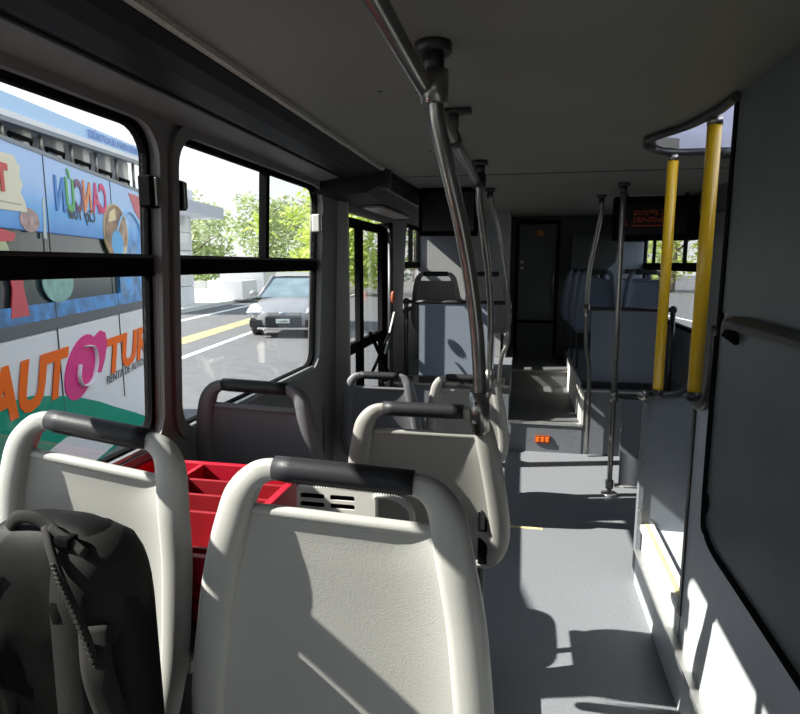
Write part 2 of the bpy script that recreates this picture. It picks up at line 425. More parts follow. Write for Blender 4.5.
# front of the bus behind the camera: dash wall and windscreen
wall_front = struct(holed('wall_front', [(XL - 0.05, -0.05), (XR + 0.05, -0.05), (XR + 0.05, 2.05), (XL - 0.05, 2.05)], [rrect(-1.0, 1.1, 0.75, 1.85, 0.08)], YF - 0.05, YF, M_WALL, axis='y'),
                    'front end wall of the bus behind the photographer', 'wall')
MB().box(-0.99, 1.09, YF - 0.03, YF - 0.02, 0.76, 1.84).build('windscreen', M_GLASS, wall_front)

# ------------------------------------------------------------------ left exit door
door_1 = thing('door_1', None, None); struct(door_1, 'folding glass exit door with black frames on the left', 'door')
def leaf(y0, y1, x):
    l = holed('leaf', [(y0, 0.06), (y1, 0.06), (y1, 1.78), (y0, 1.78)], [[(y0 + 0.05, 0.95), (y1 - 0.05, 0.95), (y1 - 0.05, 1.72), (y0 + 0.05, 1.72)], [(y0 + 0.05, 0.18), (y1 - 0.05, 0.18), (y1 - 0.05, 0.88), (y0 + 0.05, 0.88)]], x - 0.018, x + 0.018, M_BLACK, door_1)
    MB().box(x - 0.004, x + 0.002, y0 + 0.045, y1 - 0.045, 0.945, 1.725).build('pane', M_GLASS, l)
    MB().box(x - 0.004, x + 0.002, y0 + 0.045, y1 - 0.045, 0.175, 0.885).build('pane', M_GLASS, l)
    return l
leaf(3.415, 4.085, XL - 0.02); leaf(4.09, 4.765, XL - 0.02)
MB().box(XL - 0.05, XL + 0.05, 4.76, 4.86, 0.0, 1.80).build('door_post', M_BLACK, door_1)
MB().tube([(-1.03, 4.70, 0.10), (-1.03, 4.70, 1.80)], 0.022, 10).build('hinge_shaft', M_DARKMETAL, door_1)
MB().tube([(-1.02, 4.45, 0.80), (-0.99, 4.66, 1.10)], 0.009, 8).build('grab_rod', M_WHITE, door_1)
MB().tube([(-1.04, 4.08, 1.0), (-1.0, 4.36, 0.72), (-1.0, 4.55, 0.6)], 0.014, 8).build('diagonal_bar', M_BLACK, door_1)
MB().tube([(-1.04, 4.10, 0.70), (-1.0, 4.66, 1.0)], 0.012, 8).build('diagonal_bar', M_BLACK, door_1)
MB().ball((-1.0, 4.66, 1.22), 0.02, 0.02, 0.05, 10, 8).build('red_release', mat('dull_red', (0.35, 0.08, 0.04), 0.5), door_1)
hp = [(-1.08, 1.96), (-0.68, 1.96), (-0.68, 1.92), (-0.715, 1.87), (-0.79, 1.835), (-0.98, 1.825), (-1.08, 1.84)]
mech = MB().prism(hp, 3.02, 4.85, 'y').build('door_mechanism_cover', M_DUCT, door_1)
MB().tube([(-0.715, 3.10, 1.87), (-0.715, 4.83, 1.87)], 0.007, 8).build('cover_edge', M_STEEL, mech)
MB().box(-0.725, -0.672, 3.06, 3.10, 1.86, 1.95).build('cover_edge', M_DARKMETAL, mech)
MB().box(-0.96, -0.84, 3.6, 4.5, 1.812, 1.826).build('lamp_lens', mat('frosted_lens', (0.55, 0.47, 0.43), 0.3), mech)

# ------------------------------------------------------------------ stair enclosure on the right
XP = 0.58
part = struct(holed('wall_partition', [(YF, 0.0), (2.11, 0.0), (2.11, 1.0), (2.06, 1.05), (1.97, 1.08), (1.91, 1.16), (1.91, CEIL), (YF, CEIL)], [], XP, XP + 0.03, M_PARTL), 'tall grey stair enclosure wall beside the aisle', 'wall')
# upper face panel
MB().box(XP - 0.006, XP, YF, 1.90, 1.34, CEIL - 0.002).build('upper_panel', M_PART, part)
insert = holed('inset_panel', rrect(YF + 0.2, 1.90, 0.655, 1.34, 0.06), [], XP - 0.008, XP - 0.001, M_PART, part)
MB().tube([(XP - 0.010, YF + 0.2, 0.65), (XP - 0.010, 0.0, 0.65), (XP - 0.010, 1.2, 0.65), (XP - 0.010, 1.60, 0.65), (XP - 0.010, 1.78, 0.65), (XP - 0.010, 1.86, 0.67), (XP - 0.010, 1.905, 0.74), (XP - 0.010, 1.91, 1.27)], 0.010, 8, True).build('rubber_gasket', M_BLACK, insert)
MB().ball((XP - 0.012, 1.89, 0.76), 0.012, 0.018, 0.03, 10, 8).build('catch', M_BLACK, insert)
MB().box(XP - 0.012, XP + 0.035, 1.90, 1.925, 1.16, CEIL).build('edge_trim', M_BLACK, part)
MB().box(XP - 0.006, XP + 0.036, 2.095, 2.118, 0.26, 1.0).build('edge_trim', M_DARKMETAL, part)
MB().box(XP - 0.025, XP, YF, 2.80, 0.0, 0.16).build('baseboard_right', M_PARTL, part)
MB().box(XP - 0.028, XP, YF, 2.82, 0.15, 0.165).build('baseboard_ledge', M_SILVER, part)
# stair treads, sill and back panel
MB().box(XP, 1.24, 2.10, 2.80, 0.0, 0.265).build('stair_tread', M_PARTL, part)
MB().box(XP - 0.012, XP + 0.05, 2.12, 2.80, 0.265, 0.29).build('stair_sill', M_WHITE, part)
MB().box(XP + 0.005, XP + 0.02, 2.13, 2.79, 0.29, 0.294).build('stair_sill_line', M_YLINE, part)
MB().box(0.62, 1.24, 1.85, 2.10, 0.0, 0.50).build('stair_tread', M_PARTL, part)
MB().box(0.62, 1.24, 1.60, 1.85, 0.0, 0.74).build('stair_tread', M_PARTL, part)
MB().box(0.56, 1.26, 2.80, 2.83, 0.0, 0.89).build('stair_back_panel', mat('blue_grey_panel', (0.16, 0.18, 0.21), 0.5, var=0.08, vscale=6), part)
MB().box(0.553, 0.572, 2.79, 2.84, 0.0, 0.89).build('stair_post', M_RISER, part)
for z in (0.36, 0.62, 0.86):
    MB().ball((0.56, 2.782, z), 0.007, 0.006, 0.007, 8, 6).build('bolt', M_STEEL, part)

# stair tubes: edging of the opening overhead and lower guard tube
r = thing('stair_edging_tube', 'dark tube loop edging the stairwell opening in the ceiling', 'rail', (0.55, 2.1, 1.93))
def rel(o, pts): return [(p[0] - o.location.x, p[1] - o.location.y, p[2] - o.location.z) for p in pts]
lp = [(0.562, 1.89, 1.936), (0.564, 1.97, 1.936), (0.560, 2.06, 1.935), (0.524, 2.24, 1.934), (0.460, 2.395, 1.934), (0.444, 2.50, 1.934), (0.470, 2.605, 1.934), (0.54, 2.715, 1.934), (0.63, 2.757, 1.934), (0.75, 2.757, 1.934), (1.2, 2.757, 1.934)]
MB().tube(rel(r, lp), 0.0135, 10, True).build('tube', M_DARKMETAL, r)
for p in ((0.80, 2.757), (0.452, 2.47)):
    MB().tube(rel(r, [(p[0], p[1], 1.905), (p[0], p[1], 1.946)]), 0.021, 12).build('clamp', M_DARKMETAL, r)
r = thing('stair_guard_tube', 'bent dark tube carrying the farther yellow pole by the stair', 'rail', (0.57, 2.8, 0.9))
MB().tube(rel(r, [(0.545, 2.80, 0.90), (0.62, 2.80, 0.90), (0.69, 2.80, 0.915), (0.735, 2.80, 0.96), (0.76, 2.80, 1.03)]), 0.017, 10, True).build('tube', M_DARKMETAL, r)
MB().ball(rel(r, [(0.548, 2.80, 0.90)])[0], 0.026, 0.026, 0.026, 12, 8).build('end_cap', M_STEEL, r)
r = thing('partition_corner_tube', 'dark bent tube carrying the nearer yellow pole at panel corner', 'rail', (0.57, 2.0, 1.1))
MB().tube(rel(r, [(0.572, 1.93, 1.30), (0.572, 1.93, 1.17), (0.572, 1.955, 1.08), (0.572, 2.02, 1.035), (0.572, 2.12, 1.03), (0.60, 2.15, 1.03)]), 0.017, 10, True).build('tube', M_DARKMETAL, r)
def yellow(x, y, z0, z1, label):
    o = thing('yellow_pole', label, 'pole', (x, y, z0), 0, 'yellow grab poles')
    MB().tube([(0, 0, 0.02), (0, 0, z1 - z0 - 0.018)], 0.0215, 14).build('sleeve', M_YELLOW, o)
    MB().tube([(0, 0, 0), (0, 0, 0.03)], 0.024, 12).build('lower_socket', M_DARKMETAL, o)
    MB().tube([(0, 0, z1 - z0 - 0.022), (0, 0, z1 - z0)], 0.0235, 12).build('upper_socket', M_STEEL, o)
yellow(0.597, 2.757, 0.905, 1.925, 'yellow grab pole farther from the tall grey panel')
yellow(0.566, 2.09, 1.035, 1.925, 'yellow grab pole nearest the tall grey panel')
# handrail on the partition
r = thing('wall_handrail', 'dark tubular handrail mounted on the tall grey panel', 'handrail', (0.545, 1.0, 1.33))
MB().tube(rel(r, [(0.545, -1.8, 1.31), (0.546, 0.0, 1.315), (0.548, 1.1, 1.322), (0.549, 1.45, 1.325), (0.550, 1.62, 1.325), (0.552, 1.72, 1.325), (0.556, 1.765, 1.315), (0.568, 1.785, 1.29)]), 0.019, 12, True).build('tube', M_DARKMETAL, r)
for y in (1.75, 0.6, -0.8):
    MB().tube(rel(r, [(0.54, y, 1.30), (0.575, y, 1.275)]), 0.015, 10).build('bracket', M_BLACK, r)

# ------------------------------------------------------------------ grab rail and stanchions
def flange(mb, x, y, z): mb.tube([(x, y, z - 0.018), (x, y, z)], 0.045, 16)
rail = thing('ceiling_grab_rail', 'long dull steel grab rail running under the ceiling', 'grab rail', (-0.222, 1.0, 1.86))
MB().tube(rel(rail, [(-0.222, -1.9, 1.86), (-0.222, 2.80, 1.86), (-0.215, 2.87, 1.845)]), 0.0175, 14).build('tube', M_STEEL, rail)
for y in (1.93, 0.1):
    b = MB().tube(rel(rail, [(-0.222, y, 1.85), (-0.222, y, 1.94)]), 0.016, 12).build('hanger', M_STEEL, rail)
    MB().box(-0.055, 0.055, y - 1.0 - 0.02, y - 1.0 + 0.02, 0.075, 0.089).build('plate', M_DARKMETAL, b, 0.004)
    MB().tube(rel(rail, [(-0.222, y - 0.03, 1.86), (-0.222, y + 0.03, 1.86)]), 0.024, 12).build('clamp', M_DARKMETAL, b)

def stanchion(label, pts, rad, clamps=(), base=None, ceil_top=True):
    x, y, z = pts[0]
    o = thing('stanchion', label, 'pole', (pts[-1][0], pts[-1][1], pts[-1][2]), 0, 'steel stanchion poles')
    MB().tube(rel(o, pts), rad, 14, True).build('pole', M_STEEL, o)
    f = MB(); f.tube(rel(o, [(x, y, ceil_z(y) - 0.022), (x, y, ceil_z(y) - 0.001)]), rad * 2.2, 16)
    f.tube(rel(o, [(x, y, ceil_z(y) - 0.06), (x, y, ceil_z(y) - 0.02)]), rad * 1.35, 14)
    f.build('ceiling_flange', M_DARKMETAL, o)
    for (p, q, rr) in clamps: 
        c = MB().tube(rel(o, [p, q]), rr, 14).build('clamp', M_DARKMETAL if rr > 0.03 else M_STEEL, o)
    return o
o1 = stanchion('thick bent steel pole rising from the second aisle seat', [(-0.204, 1.366, 1.945), (-0.20, 1.37, 1.87), (-0.196, 1.38, 1.795), (-0.176, 1.41, 1.703), (-0.147, 1.48, 1.561), (-0.126, 1.55, 1.414), (-0.112, 1.59, 1.279), (-0.102, 1.60, 1.12), (-0.100, 1.60, 1.02)], 0.0185,
          [((-0.200, 1.37, 1.825), (-0.200, 1.37, 1.895), 0.030), ((-0.101, 1.60, 1.03), (-0.105, 1.60, 1.14), 0.027)])
for z in (1.06, 1.11): MB().ball(rel(o1, [(-0.115, 1.574, z)])[0], 0.006, 0.006, 0.006, 8, 6).build('bolt', M_SILVER, o1)
stanchion('bent steel pole rising from the third aisle seat', [(-0.208, 2.886, 1.945), (-0.21, 2.89, 1.797), (-0.192, 2.95, 1.641), (-0.17, 3.05, 1.45), (-0.154, 3.13, 1.192), (-0.16, 3.16, 0.90), (-0.16, 3.16, 0.84)], 0.017,
          [((-0.21, 2.888, 1.83), (-0.21, 2.886, 1.89), 0.031), ((-0.16, 3.16, 0.83), (-0.158, 3.155, 0.93), 0.025)])
stanchion('slender bent pole beside the left guard board', [(-0.223, 4.033, 1.96), (-0.203, 4.05, 1.84), (-0.16, 4.25, 1.643), (-0.12, 4.55, 1.363), (-0.1, 4.69, 1.052), (-0.096, 4.70, 0.878), (-0.15, 4.70, 0.70), (-0.17, 4.70, 0.02)], 0.016, [((-0.101, 4.70, 1.10), (-0.099, 4.70, 1.19), 0.024)])
stanchion('slender bent pole beside the right guard board', [(0.542, 4.66, 1.972), (0.546, 4.66, 1.869), (0.517, 4.68, 1.656), (0.482, 4.69, 1.398), (0.478, 4.70, 1.132), (0.49, 4.70, 0.86), (0.52, 4.70, 0.646), (0.53, 4.70, 0.02)], 0.016, [((0.479, 4.70, 1.09), (0.478, 4.70, 1.18), 0.024)])
o6 = stanchion('straight upright steel pole standing on the floor by the stair', [(0.578, 3.9, 1.96), (0.585, 3.9, 1.0), (0.59, 3.9, 0.03), (0.59, 3.9, 0.01)], 0.0165, [((0.588, 3.9, 0.62), (0.588, 3.9, 0.69), 0.024), ((0.59, 3.9, 0.05), (0.59, 3.9, 0.10), 0.026)])
MB().tube(rel(o6, [(0.59, 3.9, 0.0), (0.59, 3.9, 0.018)]), 0.05, 16).build('base_flange', M_SILVER, o6)
g = thing('low_guard_panel', 'small grey panel between tubes beside the upright pole', 'panel', (0.72, 3.9, 0.0))
MB().box(-0.075, 0.09, -0.012, 0.012, 0.07, 0.64).build('board', M_RISER, g)
MB().tube([(-0.104, 0, 0.655), (0.30, 0, 0.655)], 0.015, 10).build('top_tube', M_DARKMETAL, g)
MB().tube([(-0.10, 0, 0.07), (0.30, 0, 0.07)], 0.014, 10).build('bottom_tube', M_SILVER, g)
MB().tube([(0.30, 0, 0.0), (0.30, 0, 0.66)], 0.014, 10).build('end_post', M_DARKMETAL, g)

# guard boards in front of the rear seats
def guard(label, x0, x1, r0, r1, y, z0, z1, posts):
    o = thing('guard_board', label, 'panel', ((x0 + x1) / 2, y, 0.52), 0, 'guard boards before the rear seats')
    MB().box(*[v - o.location.x for v in (x0, x1)], -0.008, 0.008, z0 - 0.52, z1 - 0.52).build('board', M_BOARD, o, 0.003)
    MB().tube(rel(o, [(r0, y, z1 + 0.012), (r1, y, z1 + 0.012)]), 0.016, 10).build('top_rail', M_DARKMETAL, o)
    for px in posts:
        MB().tube(rel(o, [(px, y, 0.52), (px, y, z1 + 0.03)]), 0.019, 10).build('post', M_DARKMETAL, o)
        MB().ball(rel(o, [(px, y, z1 + 0.014)])[0], 0.03, 0.026, 0.03, 12, 8).build('corner_fitting', M_DARKMETAL, o)
    MB().box(*[v - o.location.x for v in (r0, r1)], -0.02, 0.02, 0.0, 0.05).build('foot_rail', M_DARKMETAL, o)
    return o
guard('pale blue grey guard board on the left by the exit door', -0.815, -0.205, -0.92, -0.11, 4.80, 0.575, 1.165, [-0.92])
guard('pale blue grey guard board behind the upright pole on the right', 0.535, 1.07, 0.48, 1.12, 4.84, 0.555, 1.125, [1.12])
# aisle marker lamp
lm = thing('marker_lamp', 'small orange marker lamp on the step riser', 'lamp', (0.195, 4.745, 0.105))
MB().box(-0.06, 0.06, -0.014, 0.0, -0.033, 0.033).build('housing', mat('dull_orange_housing', (0.25, 0.05, 0.01), 0.5), lm, 0.006)
for dx in (-0.036, 0.0, 0.036):
    MB().box(dx - 0.014, dx + 0.014, -0.022, -0.012, -0.020, 0.020).build('lens', M_ORANGE, lm, 0.004)

# ------------------------------------------------------------------ screens under the ceiling
tv = thing('monitor', 'black monitor hanging from the ceiling on the left', 'monitor', (-0.48, 3.95, 1.66))
MB().box(-0.19, 0.19, -0.04, 0.04, 0.0, 0.30).build('case', M_BLACK, tv, 0.01)
MB().box(-0.165, 0.165, -0.044, -0.038, 0.03, 0.27).build('screen', mat('dark_screen', (0.01, 0.01, 0.012), 0.15), tv)
MB().box(-0.02, 0.04, -0.047, -0.043, 0.235, 0.262).build('badge', M_DARKMETAL, tv)
dsp = thing('led_display', 'black dot display box with faint red lettering on the right', 'display', (0.91, 4.62, 1.645))
MB().box(-0.285, 0.285, -0.04, 0.06, 0.0, 0.305).build('case', M_BLACK, dsp, 0.008)
MB().box(-0.23, 0.20, -0.044, -0.038, 0.04, 0.26).build('screen', mat('display_glass', (0.008, 0.005, 0.005), 0.2), dsp)
M_LED = mat('red_dots', (0.16, 0.025, 0.012), 0.6, emit=((1.0, 0.14, 0.04), 0.014))
led = MB(); rr = random.Random(3)
for row, (z0, n, h) in enumerate(((0.175, 15, 5), (0.125, 16, 5))):
    for cidx in range(n):
        for k in range(h):
            if rr.random() < 0.62:
                x = -0.155 + cidx * 0.0165; z = z0 + k * 0.0075
                led.box(x, x + 0.012, -0.046, -0.043, z, z + 0.005)
led.box(-0.165, 0.10, -0.046, -0.043, 0.098, 0.106)
for k in range(5): led.box(-0.215 + 0.006 * k, -0.211 + 0.006 * k, -0.046, -0.043, 0.10, 0.10 + 0.008 * (5 - k))
lo = led.build('lettering', M_LED, dsp); lo['kind'] = 'stuff'
MB().tube([(-0.2, 0, 0.30), (-0.2, 0, 0.33)], 0.012, 8).build('hanger', M_DARKMETAL, dsp)
MB().tube([(0.2, 0, 0.30), (0.2, 0, 0.33)], 0.012, 8).build('hanger', M_DARKMETAL, dsp)

# ------------------------------------------------------------------ bus seats
LEAN = [math.radians(3)]
def tilt(x, y, z, z0=0.36):
    dz = z - z0
    k = min(1.0, max(0.0, (dz - 0.38) / 0.15)); y = y + 0.022 * k * k
    return (x, y - dz * math.sin(LEAN[0]), z0 + dz * math.cos(LEAN[0]))
def half_w(z):            # centreline of the rim at height z above the shell bottom (0..0.53)
    return 0.214 - 0.050 * max(0, (z - 0.15) / 0.38) ** 1.3 - 0.03 * max(0, (0.10 - z) / 0.10) ** 2
def make_seat(lean_deg, skirt=0.0, shell=M_SEAT, pad=M_PAD, waist=0.0):
    LEAN[0] = math.radians(lean_deg)
    t = thing('bus_seat', 'x', 'seat', (0, 0, 0), 0, 'light grey plastic bus seats')
    B = 0.36
    # rim: open path from grip left end, down the side, under and up again
    side = [(0.098, 0.532), (0.122, 0.530), (0.146, 0.515), (0.163, 0.485), (0.173, 0.44), (0.188, 0.36), (0.202, 0.26), (0.212, 0.16), (0.208, 0.09), (0.190, 0.04), (0.155, 0.018)]
    path = [(-x, z) for x, z in side] + [(0.0, 0.014)] + [(x, z) for x, z in reversed(side)]
    rad = [0.0165, 0.0185, 0.022, 0.027, 0.029, 0.030, 0.030, 0.030, 0.028, 0.024, 0.018, 0.016]
    rad = rad + rad[:-1][::-1]
    bm_ = MB()
    pts = [Vector((x, 0.0, B + z)) for x, z in path]
    cp_, cr_ = catmull(pts, rad, False, 4)
    vs = []; seg = 14; n = len(cp_)
    for i in range(n):
        a = cp_[max(0, i - 1)]; b = cp_[min(n - 1, i + 1)]
        tt = (b - a).normalized(); u = Vector((0, 1, 0)); w = tt.cross(u)
        for j in range(seg):
            th = 2 * PI * j / seg
            c_, s_ = math.cos(th), math.sin(th)
            p = cp_[i] + u * (abs(c_) ** 0.8 * math.copysign(1, c_)) * 0.0225 * min(1.0, cr_[i] / 0.026) + w * (abs(s_) ** 0.8 * math.copysign(1, s_)) * cr_[i]
            vs.append(tilt(*p))
    fs = [(i * seg + j, i * seg + (j + 1) % seg, (i + 1) * seg + (j + 1) % seg, (i + 1) * seg + j) for i in range(n - 1) for j in range(seg)]
    bm_.add(vs, fs, True)
    # recessed back plate (thick skin), with a rolled upper lip
    ztop = 0.462
    def plate(off):
        def fn(u, v):
            z = 0.02 + v * (ztop - 0.02)
            x = (2 * u - 1) * half_w(min(z, 0.45))
            e = max(abs(2 * u - 1), 0) ** 4
            e2 = max(0, (v - 0.86) / 0.14) ** 2
            e3 = max(0, (0.12 - v) / 0.12) ** 2
            y = 0.008 - 0.029 * max(e, 0.30 * e2, e3) + off
            return tilt(x, y, B + z)
        return fn
    bm_.grid(plate(0.0), 32, 24); bm_.grid(plate(0.014), 32, 24)
    lip = [tilt((2 * k / 12 - 1) * half_w(0.45), 0.004, B + ztop) for k in range(13)]
    bm_.tube(lip, 0.0105, 12)
    if skirt:            # longer shell that reaches down behind the cushion
        bm_.v = [(x, y, z - skirt * max(0.0, (B + 0.30 - z) / 0.30)) for x, y, z in bm_.v]
    if waist: bm_.v = [(x * (1 - waist * min(1.0, max(0.0, (0.82 - z) / 0.45))), y, z) for x, y, z in bm_.v]
    back = bm_.build('backrest', shell, t)
    # black grip
    gp = MB()
    gp.tube([tilt(x, 0.0, B + 0.534) for x in (-0.110, -0.08, -0.03, 0.03, 0.08, 0.110)], [0.0202, 0.0208, 0.021, 0.021, 0.0208, 0.0202], 16)
    go = gp.build('grip', M_GRIP, t)
    st = MB()
    for sgn, dz in ((-1, 0.0150), (-1, -0.0150)):
        for k in range(44):
            x = -0.09 + k * 0.18 / 43
            p = tilt(x, 0.0, B + 0.532); p = (p[0], p[1] - 0.0142, p[2] + dz)
            st.box(p[0] - 0.0009, p[0] + 0.0009, p[1] - 0.0012, p[1] + 0.002, p[2] - 0.0016, p[2] + 0.0016)
    so = st.build('stitching', M_DARKMETAL, go); so['kind'] = 'stuff'
    # front cushion, base
    def cush(u, v):
        a = 2 * PI * u
        sq = lambda c: abs(c) ** 0.45 * math.copysign(1, c)
        k = [0.0, 0.94, 1.0, 1.0, 0.94, 0.0][min(5, int(round(v * 5)))]
        z = [0.405, 0.405, 0.42, 0.455, 0.472, 0.476][min(5, int(round(v * 5)))]
        return (0.205 * k * sq(math.cos(a)), 0.245 + 0.205 * k * sq(math.sin(a)), z)
    cm = MB(); cm.grid(cush, 32, 5); cm.build('cushion', pad, t)
    bp = MB(); bp.grid(lambda u, v: tilt((2 * u - 1) * (half_w(0.05 + 0.36 * v) - 0.03), 0.045 + 0.012 * math.sin(PI * u), B + 0.05 + 0.36 * v), 12, 10)
    bp.grid(lambda u, v: tilt((2 * u - 1) * (half_w(0.05 + 0.36 * v) - 0.03), 0.032, B + 0.05 + 0.36 * v), 12, 10)
    bp.build('back_pad', pad, t)
    MB().box(-0.19, 0.19, 0.05, 0.43, 0.37, 0.405).build('seat_pan', shell, t, 0.01)
    for x in (-0.14, 0.14):
        MB().tube([(x, 0.32, 0.38), (x, 0.30, 0.20), (x, 0.27, 0.0)], 0.016, 8, True).build('leg', M_DARKMETAL, t)
    return t
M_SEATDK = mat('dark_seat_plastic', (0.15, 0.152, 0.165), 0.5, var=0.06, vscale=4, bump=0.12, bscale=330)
M_BLUESEAT = mat('blue_seat_plastic', (0.10, 0.125, 0.175), 0.5, var=0.06, vscale=4)
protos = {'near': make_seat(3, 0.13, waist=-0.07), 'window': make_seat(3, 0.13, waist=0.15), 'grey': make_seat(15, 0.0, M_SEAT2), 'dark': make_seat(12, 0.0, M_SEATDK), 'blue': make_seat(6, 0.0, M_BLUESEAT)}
RA = 'front aisle seat'
ROLL = {0: 2.2, 1: 6.5, 3: 1.5}      # slightly loose mountings
seats = [  # kind, x, y, z, yaw, xscale, label
    ('near', -0.308, 0.895, 0.251, 0.0, 1.06, 'largest light grey seat back nearest the camera, beside the aisle'),
    ('window', -0.886, 0.985, 0.280, -0.03, 1.0, 'light grey window seat with the black backpack against it'),
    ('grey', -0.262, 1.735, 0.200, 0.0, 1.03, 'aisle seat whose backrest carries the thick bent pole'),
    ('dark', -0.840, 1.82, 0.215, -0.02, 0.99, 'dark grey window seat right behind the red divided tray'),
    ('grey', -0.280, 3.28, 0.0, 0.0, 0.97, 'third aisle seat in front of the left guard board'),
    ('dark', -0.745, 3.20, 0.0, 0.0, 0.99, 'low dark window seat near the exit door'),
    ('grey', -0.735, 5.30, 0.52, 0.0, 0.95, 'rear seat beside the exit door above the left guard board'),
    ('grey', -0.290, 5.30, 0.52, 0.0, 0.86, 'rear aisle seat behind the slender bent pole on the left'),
    ('blue', 0.625, 5.45, 0.52, 0.0, 0.78, 'first right rear seat next to the aisle behind the guard board'),
    ('blue', 1.02, 5.45, 0.52, 0.0, 0.78, 'first right rear seat next to the far window'),
    ('blue', 0.625, 6.00, 0.52, 0.0, 0.82, 'second right rear seat next to the aisle'),
    ('blue', 1.02, 6.00, 0.52, 0.0, 0.78, 'second right rear seat next to the far window'),
    ('blue', 0.615, 6.60, 0.52, 0.0, 0.86, 'rearmost right seat next to the aisle'),
]
GROUPS = {'near': 'light grey plastic bus seats', 'window': 'light grey plastic bus seats', 'grey': 'light grey plastic bus seats', 'dark': 'dark grey window seats', 'blue': 'blue grey rear seats on the right'}
seat_objs = []; used = set()
for i, (kd, x, y, z, a, sxx, lab) in enumerate(seats):
    o = protos[kd] if kd not in used else copy_tree(protos[kd])
    used.add(kd)
    o.location = (x, y, z); o.rotation_euler = (0, math.radians(ROLL.get(i, 0.0)), a); o.scale = (sxx, 1, 1)
    o['label'] = lab; o['group'] = GROUPS[kd]
    seat_objs.append(o)
LEAN[0] = math.radians(15)
# details of the second aisle seat: bracket slot and pocket outline
s2 = seat_objs[2]
sl = MB(); sl.box(0.150, 0.178, -0.030, 0.0, 0.385, 0.50); sl.box(0.150, 0.178, -0.055, -0.02, 0.50, 0.58)
sl.build('bracket_slot', M_BLACK, s2, 0.004)
MB().box(0.158, 0.170, -0.059, -0.048, 0.51, 0.57).build('bracket_insert', M_DARKMETAL, s2)
pk = [tilt(x, 0.016, z) for x, z in ((-0.145, 0.80), (0.135, 0.80), (0.135, 0.765), (0.10, 0.755), (-0.10, 0.755), (-0.145, 0.77))]
MB().tube(pk, 0.0016, 6, closed=True).build('pocket_outline', M_DARKMETAL, s2)

# ------------------------------------------------------------------ red divided tray on the window seat
tray = thing('divided_tray', 'glossy red divided tray lying on the window seat cushion', 'tray', (-0.835, 1.28, 0.760))
TX0, TX1, TY0, TY1, TH = -0.250, 0.255, -0.268, 0.275, 0.145
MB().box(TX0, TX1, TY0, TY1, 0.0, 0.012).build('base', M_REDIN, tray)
for nm, bx in (('long_wall', (TX1 - 0.022, TX1, TY0, TY1)), ('long_wall', (TX0, TX0 + 0.022, TY0, TY1)), ('end_wall', (TX0, TX1, TY1 - 0.018, TY1)), ('end_wall', (TX0, TX1, TY0, TY0 + 0.018))):
    MB().box(bx[0], bx[1], bx[2], bx[3], 0.0, TH).build(nm, M_RED, tray, 0.003)
MB().box(-0.075, -0.06, TY0 + 0.018, TY1 - 0.018, 0.012, TH - 0.004).build('lengthwise_divider', M_RED, tray, 0.002)
for yy in (0.165, 0.065, -0.035, -0.205):
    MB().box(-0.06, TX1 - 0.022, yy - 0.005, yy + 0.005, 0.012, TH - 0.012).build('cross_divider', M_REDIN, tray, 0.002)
for yy in (0.08, -0.10):
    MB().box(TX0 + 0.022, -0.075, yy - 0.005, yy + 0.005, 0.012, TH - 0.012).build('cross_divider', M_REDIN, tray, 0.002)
MB().box(TX1 - 0.004, TX1 + 0.006, TY0, TY1, -0.008, 0.006).build('bottom_edge', M_WHITE, tray)
for k in range(3):
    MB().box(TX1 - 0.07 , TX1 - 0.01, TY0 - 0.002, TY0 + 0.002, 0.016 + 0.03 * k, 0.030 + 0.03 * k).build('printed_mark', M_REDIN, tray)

# white vented plastic box on the aisle seat cushion
vb = thing('vented_box', 'small white slotted plastic box seen through the nearest seat handle', 'box', (-0.395, 1.27, 0.754))
holes = [rrect(x0, x1, z0, z1, 0.004, 3) for (x0, x1) in ((-0.082, -0.025), (-0.012, 0.045)) for (z0, z1) in ((0.185, 0.197), (0.205, 0.217))]
holed('front_panel', rrect(-0.09, 0.092, 0.0, 0.232, 0.006, 3), holes, -0.05, -0.046, M_WHITE, vb, 'y')
bx = MB(); bx.box(-0.09, -0.086, -0.046, -0.02, 0, 0.232); bx.box(0.088, 0.092, -0.046, -0.02, 0, 0.232); bx.box(-0.09, 0.092, -0.024, -0.02, 0, 0.232); bx.box(-0.09, 0.092, -0.046, -0.02, 0.228, 0.232); bx.box(-0.09, 0.092, -0.046, -0.02, 0.0, 0.004)
bx.build('shell', M_WHITE, vb)
MB().box(-0.084, 0.086, -0.035, -0.026, 0.01, 0.225).build('dark_inside', M_BLACK, vb)
MB().tube([(0.09, -0.045, 0.222), (0.125, -0.045, 0.222), (0.155, -0.045, 0.21), (0.174, -0.045, 0.185), (0.17, -0.045, 0.12), (0.165, -0.045, 0.0)], 0.0095, 10, True, ry=0.7).build('carry_arm', M_WHITE, vb)

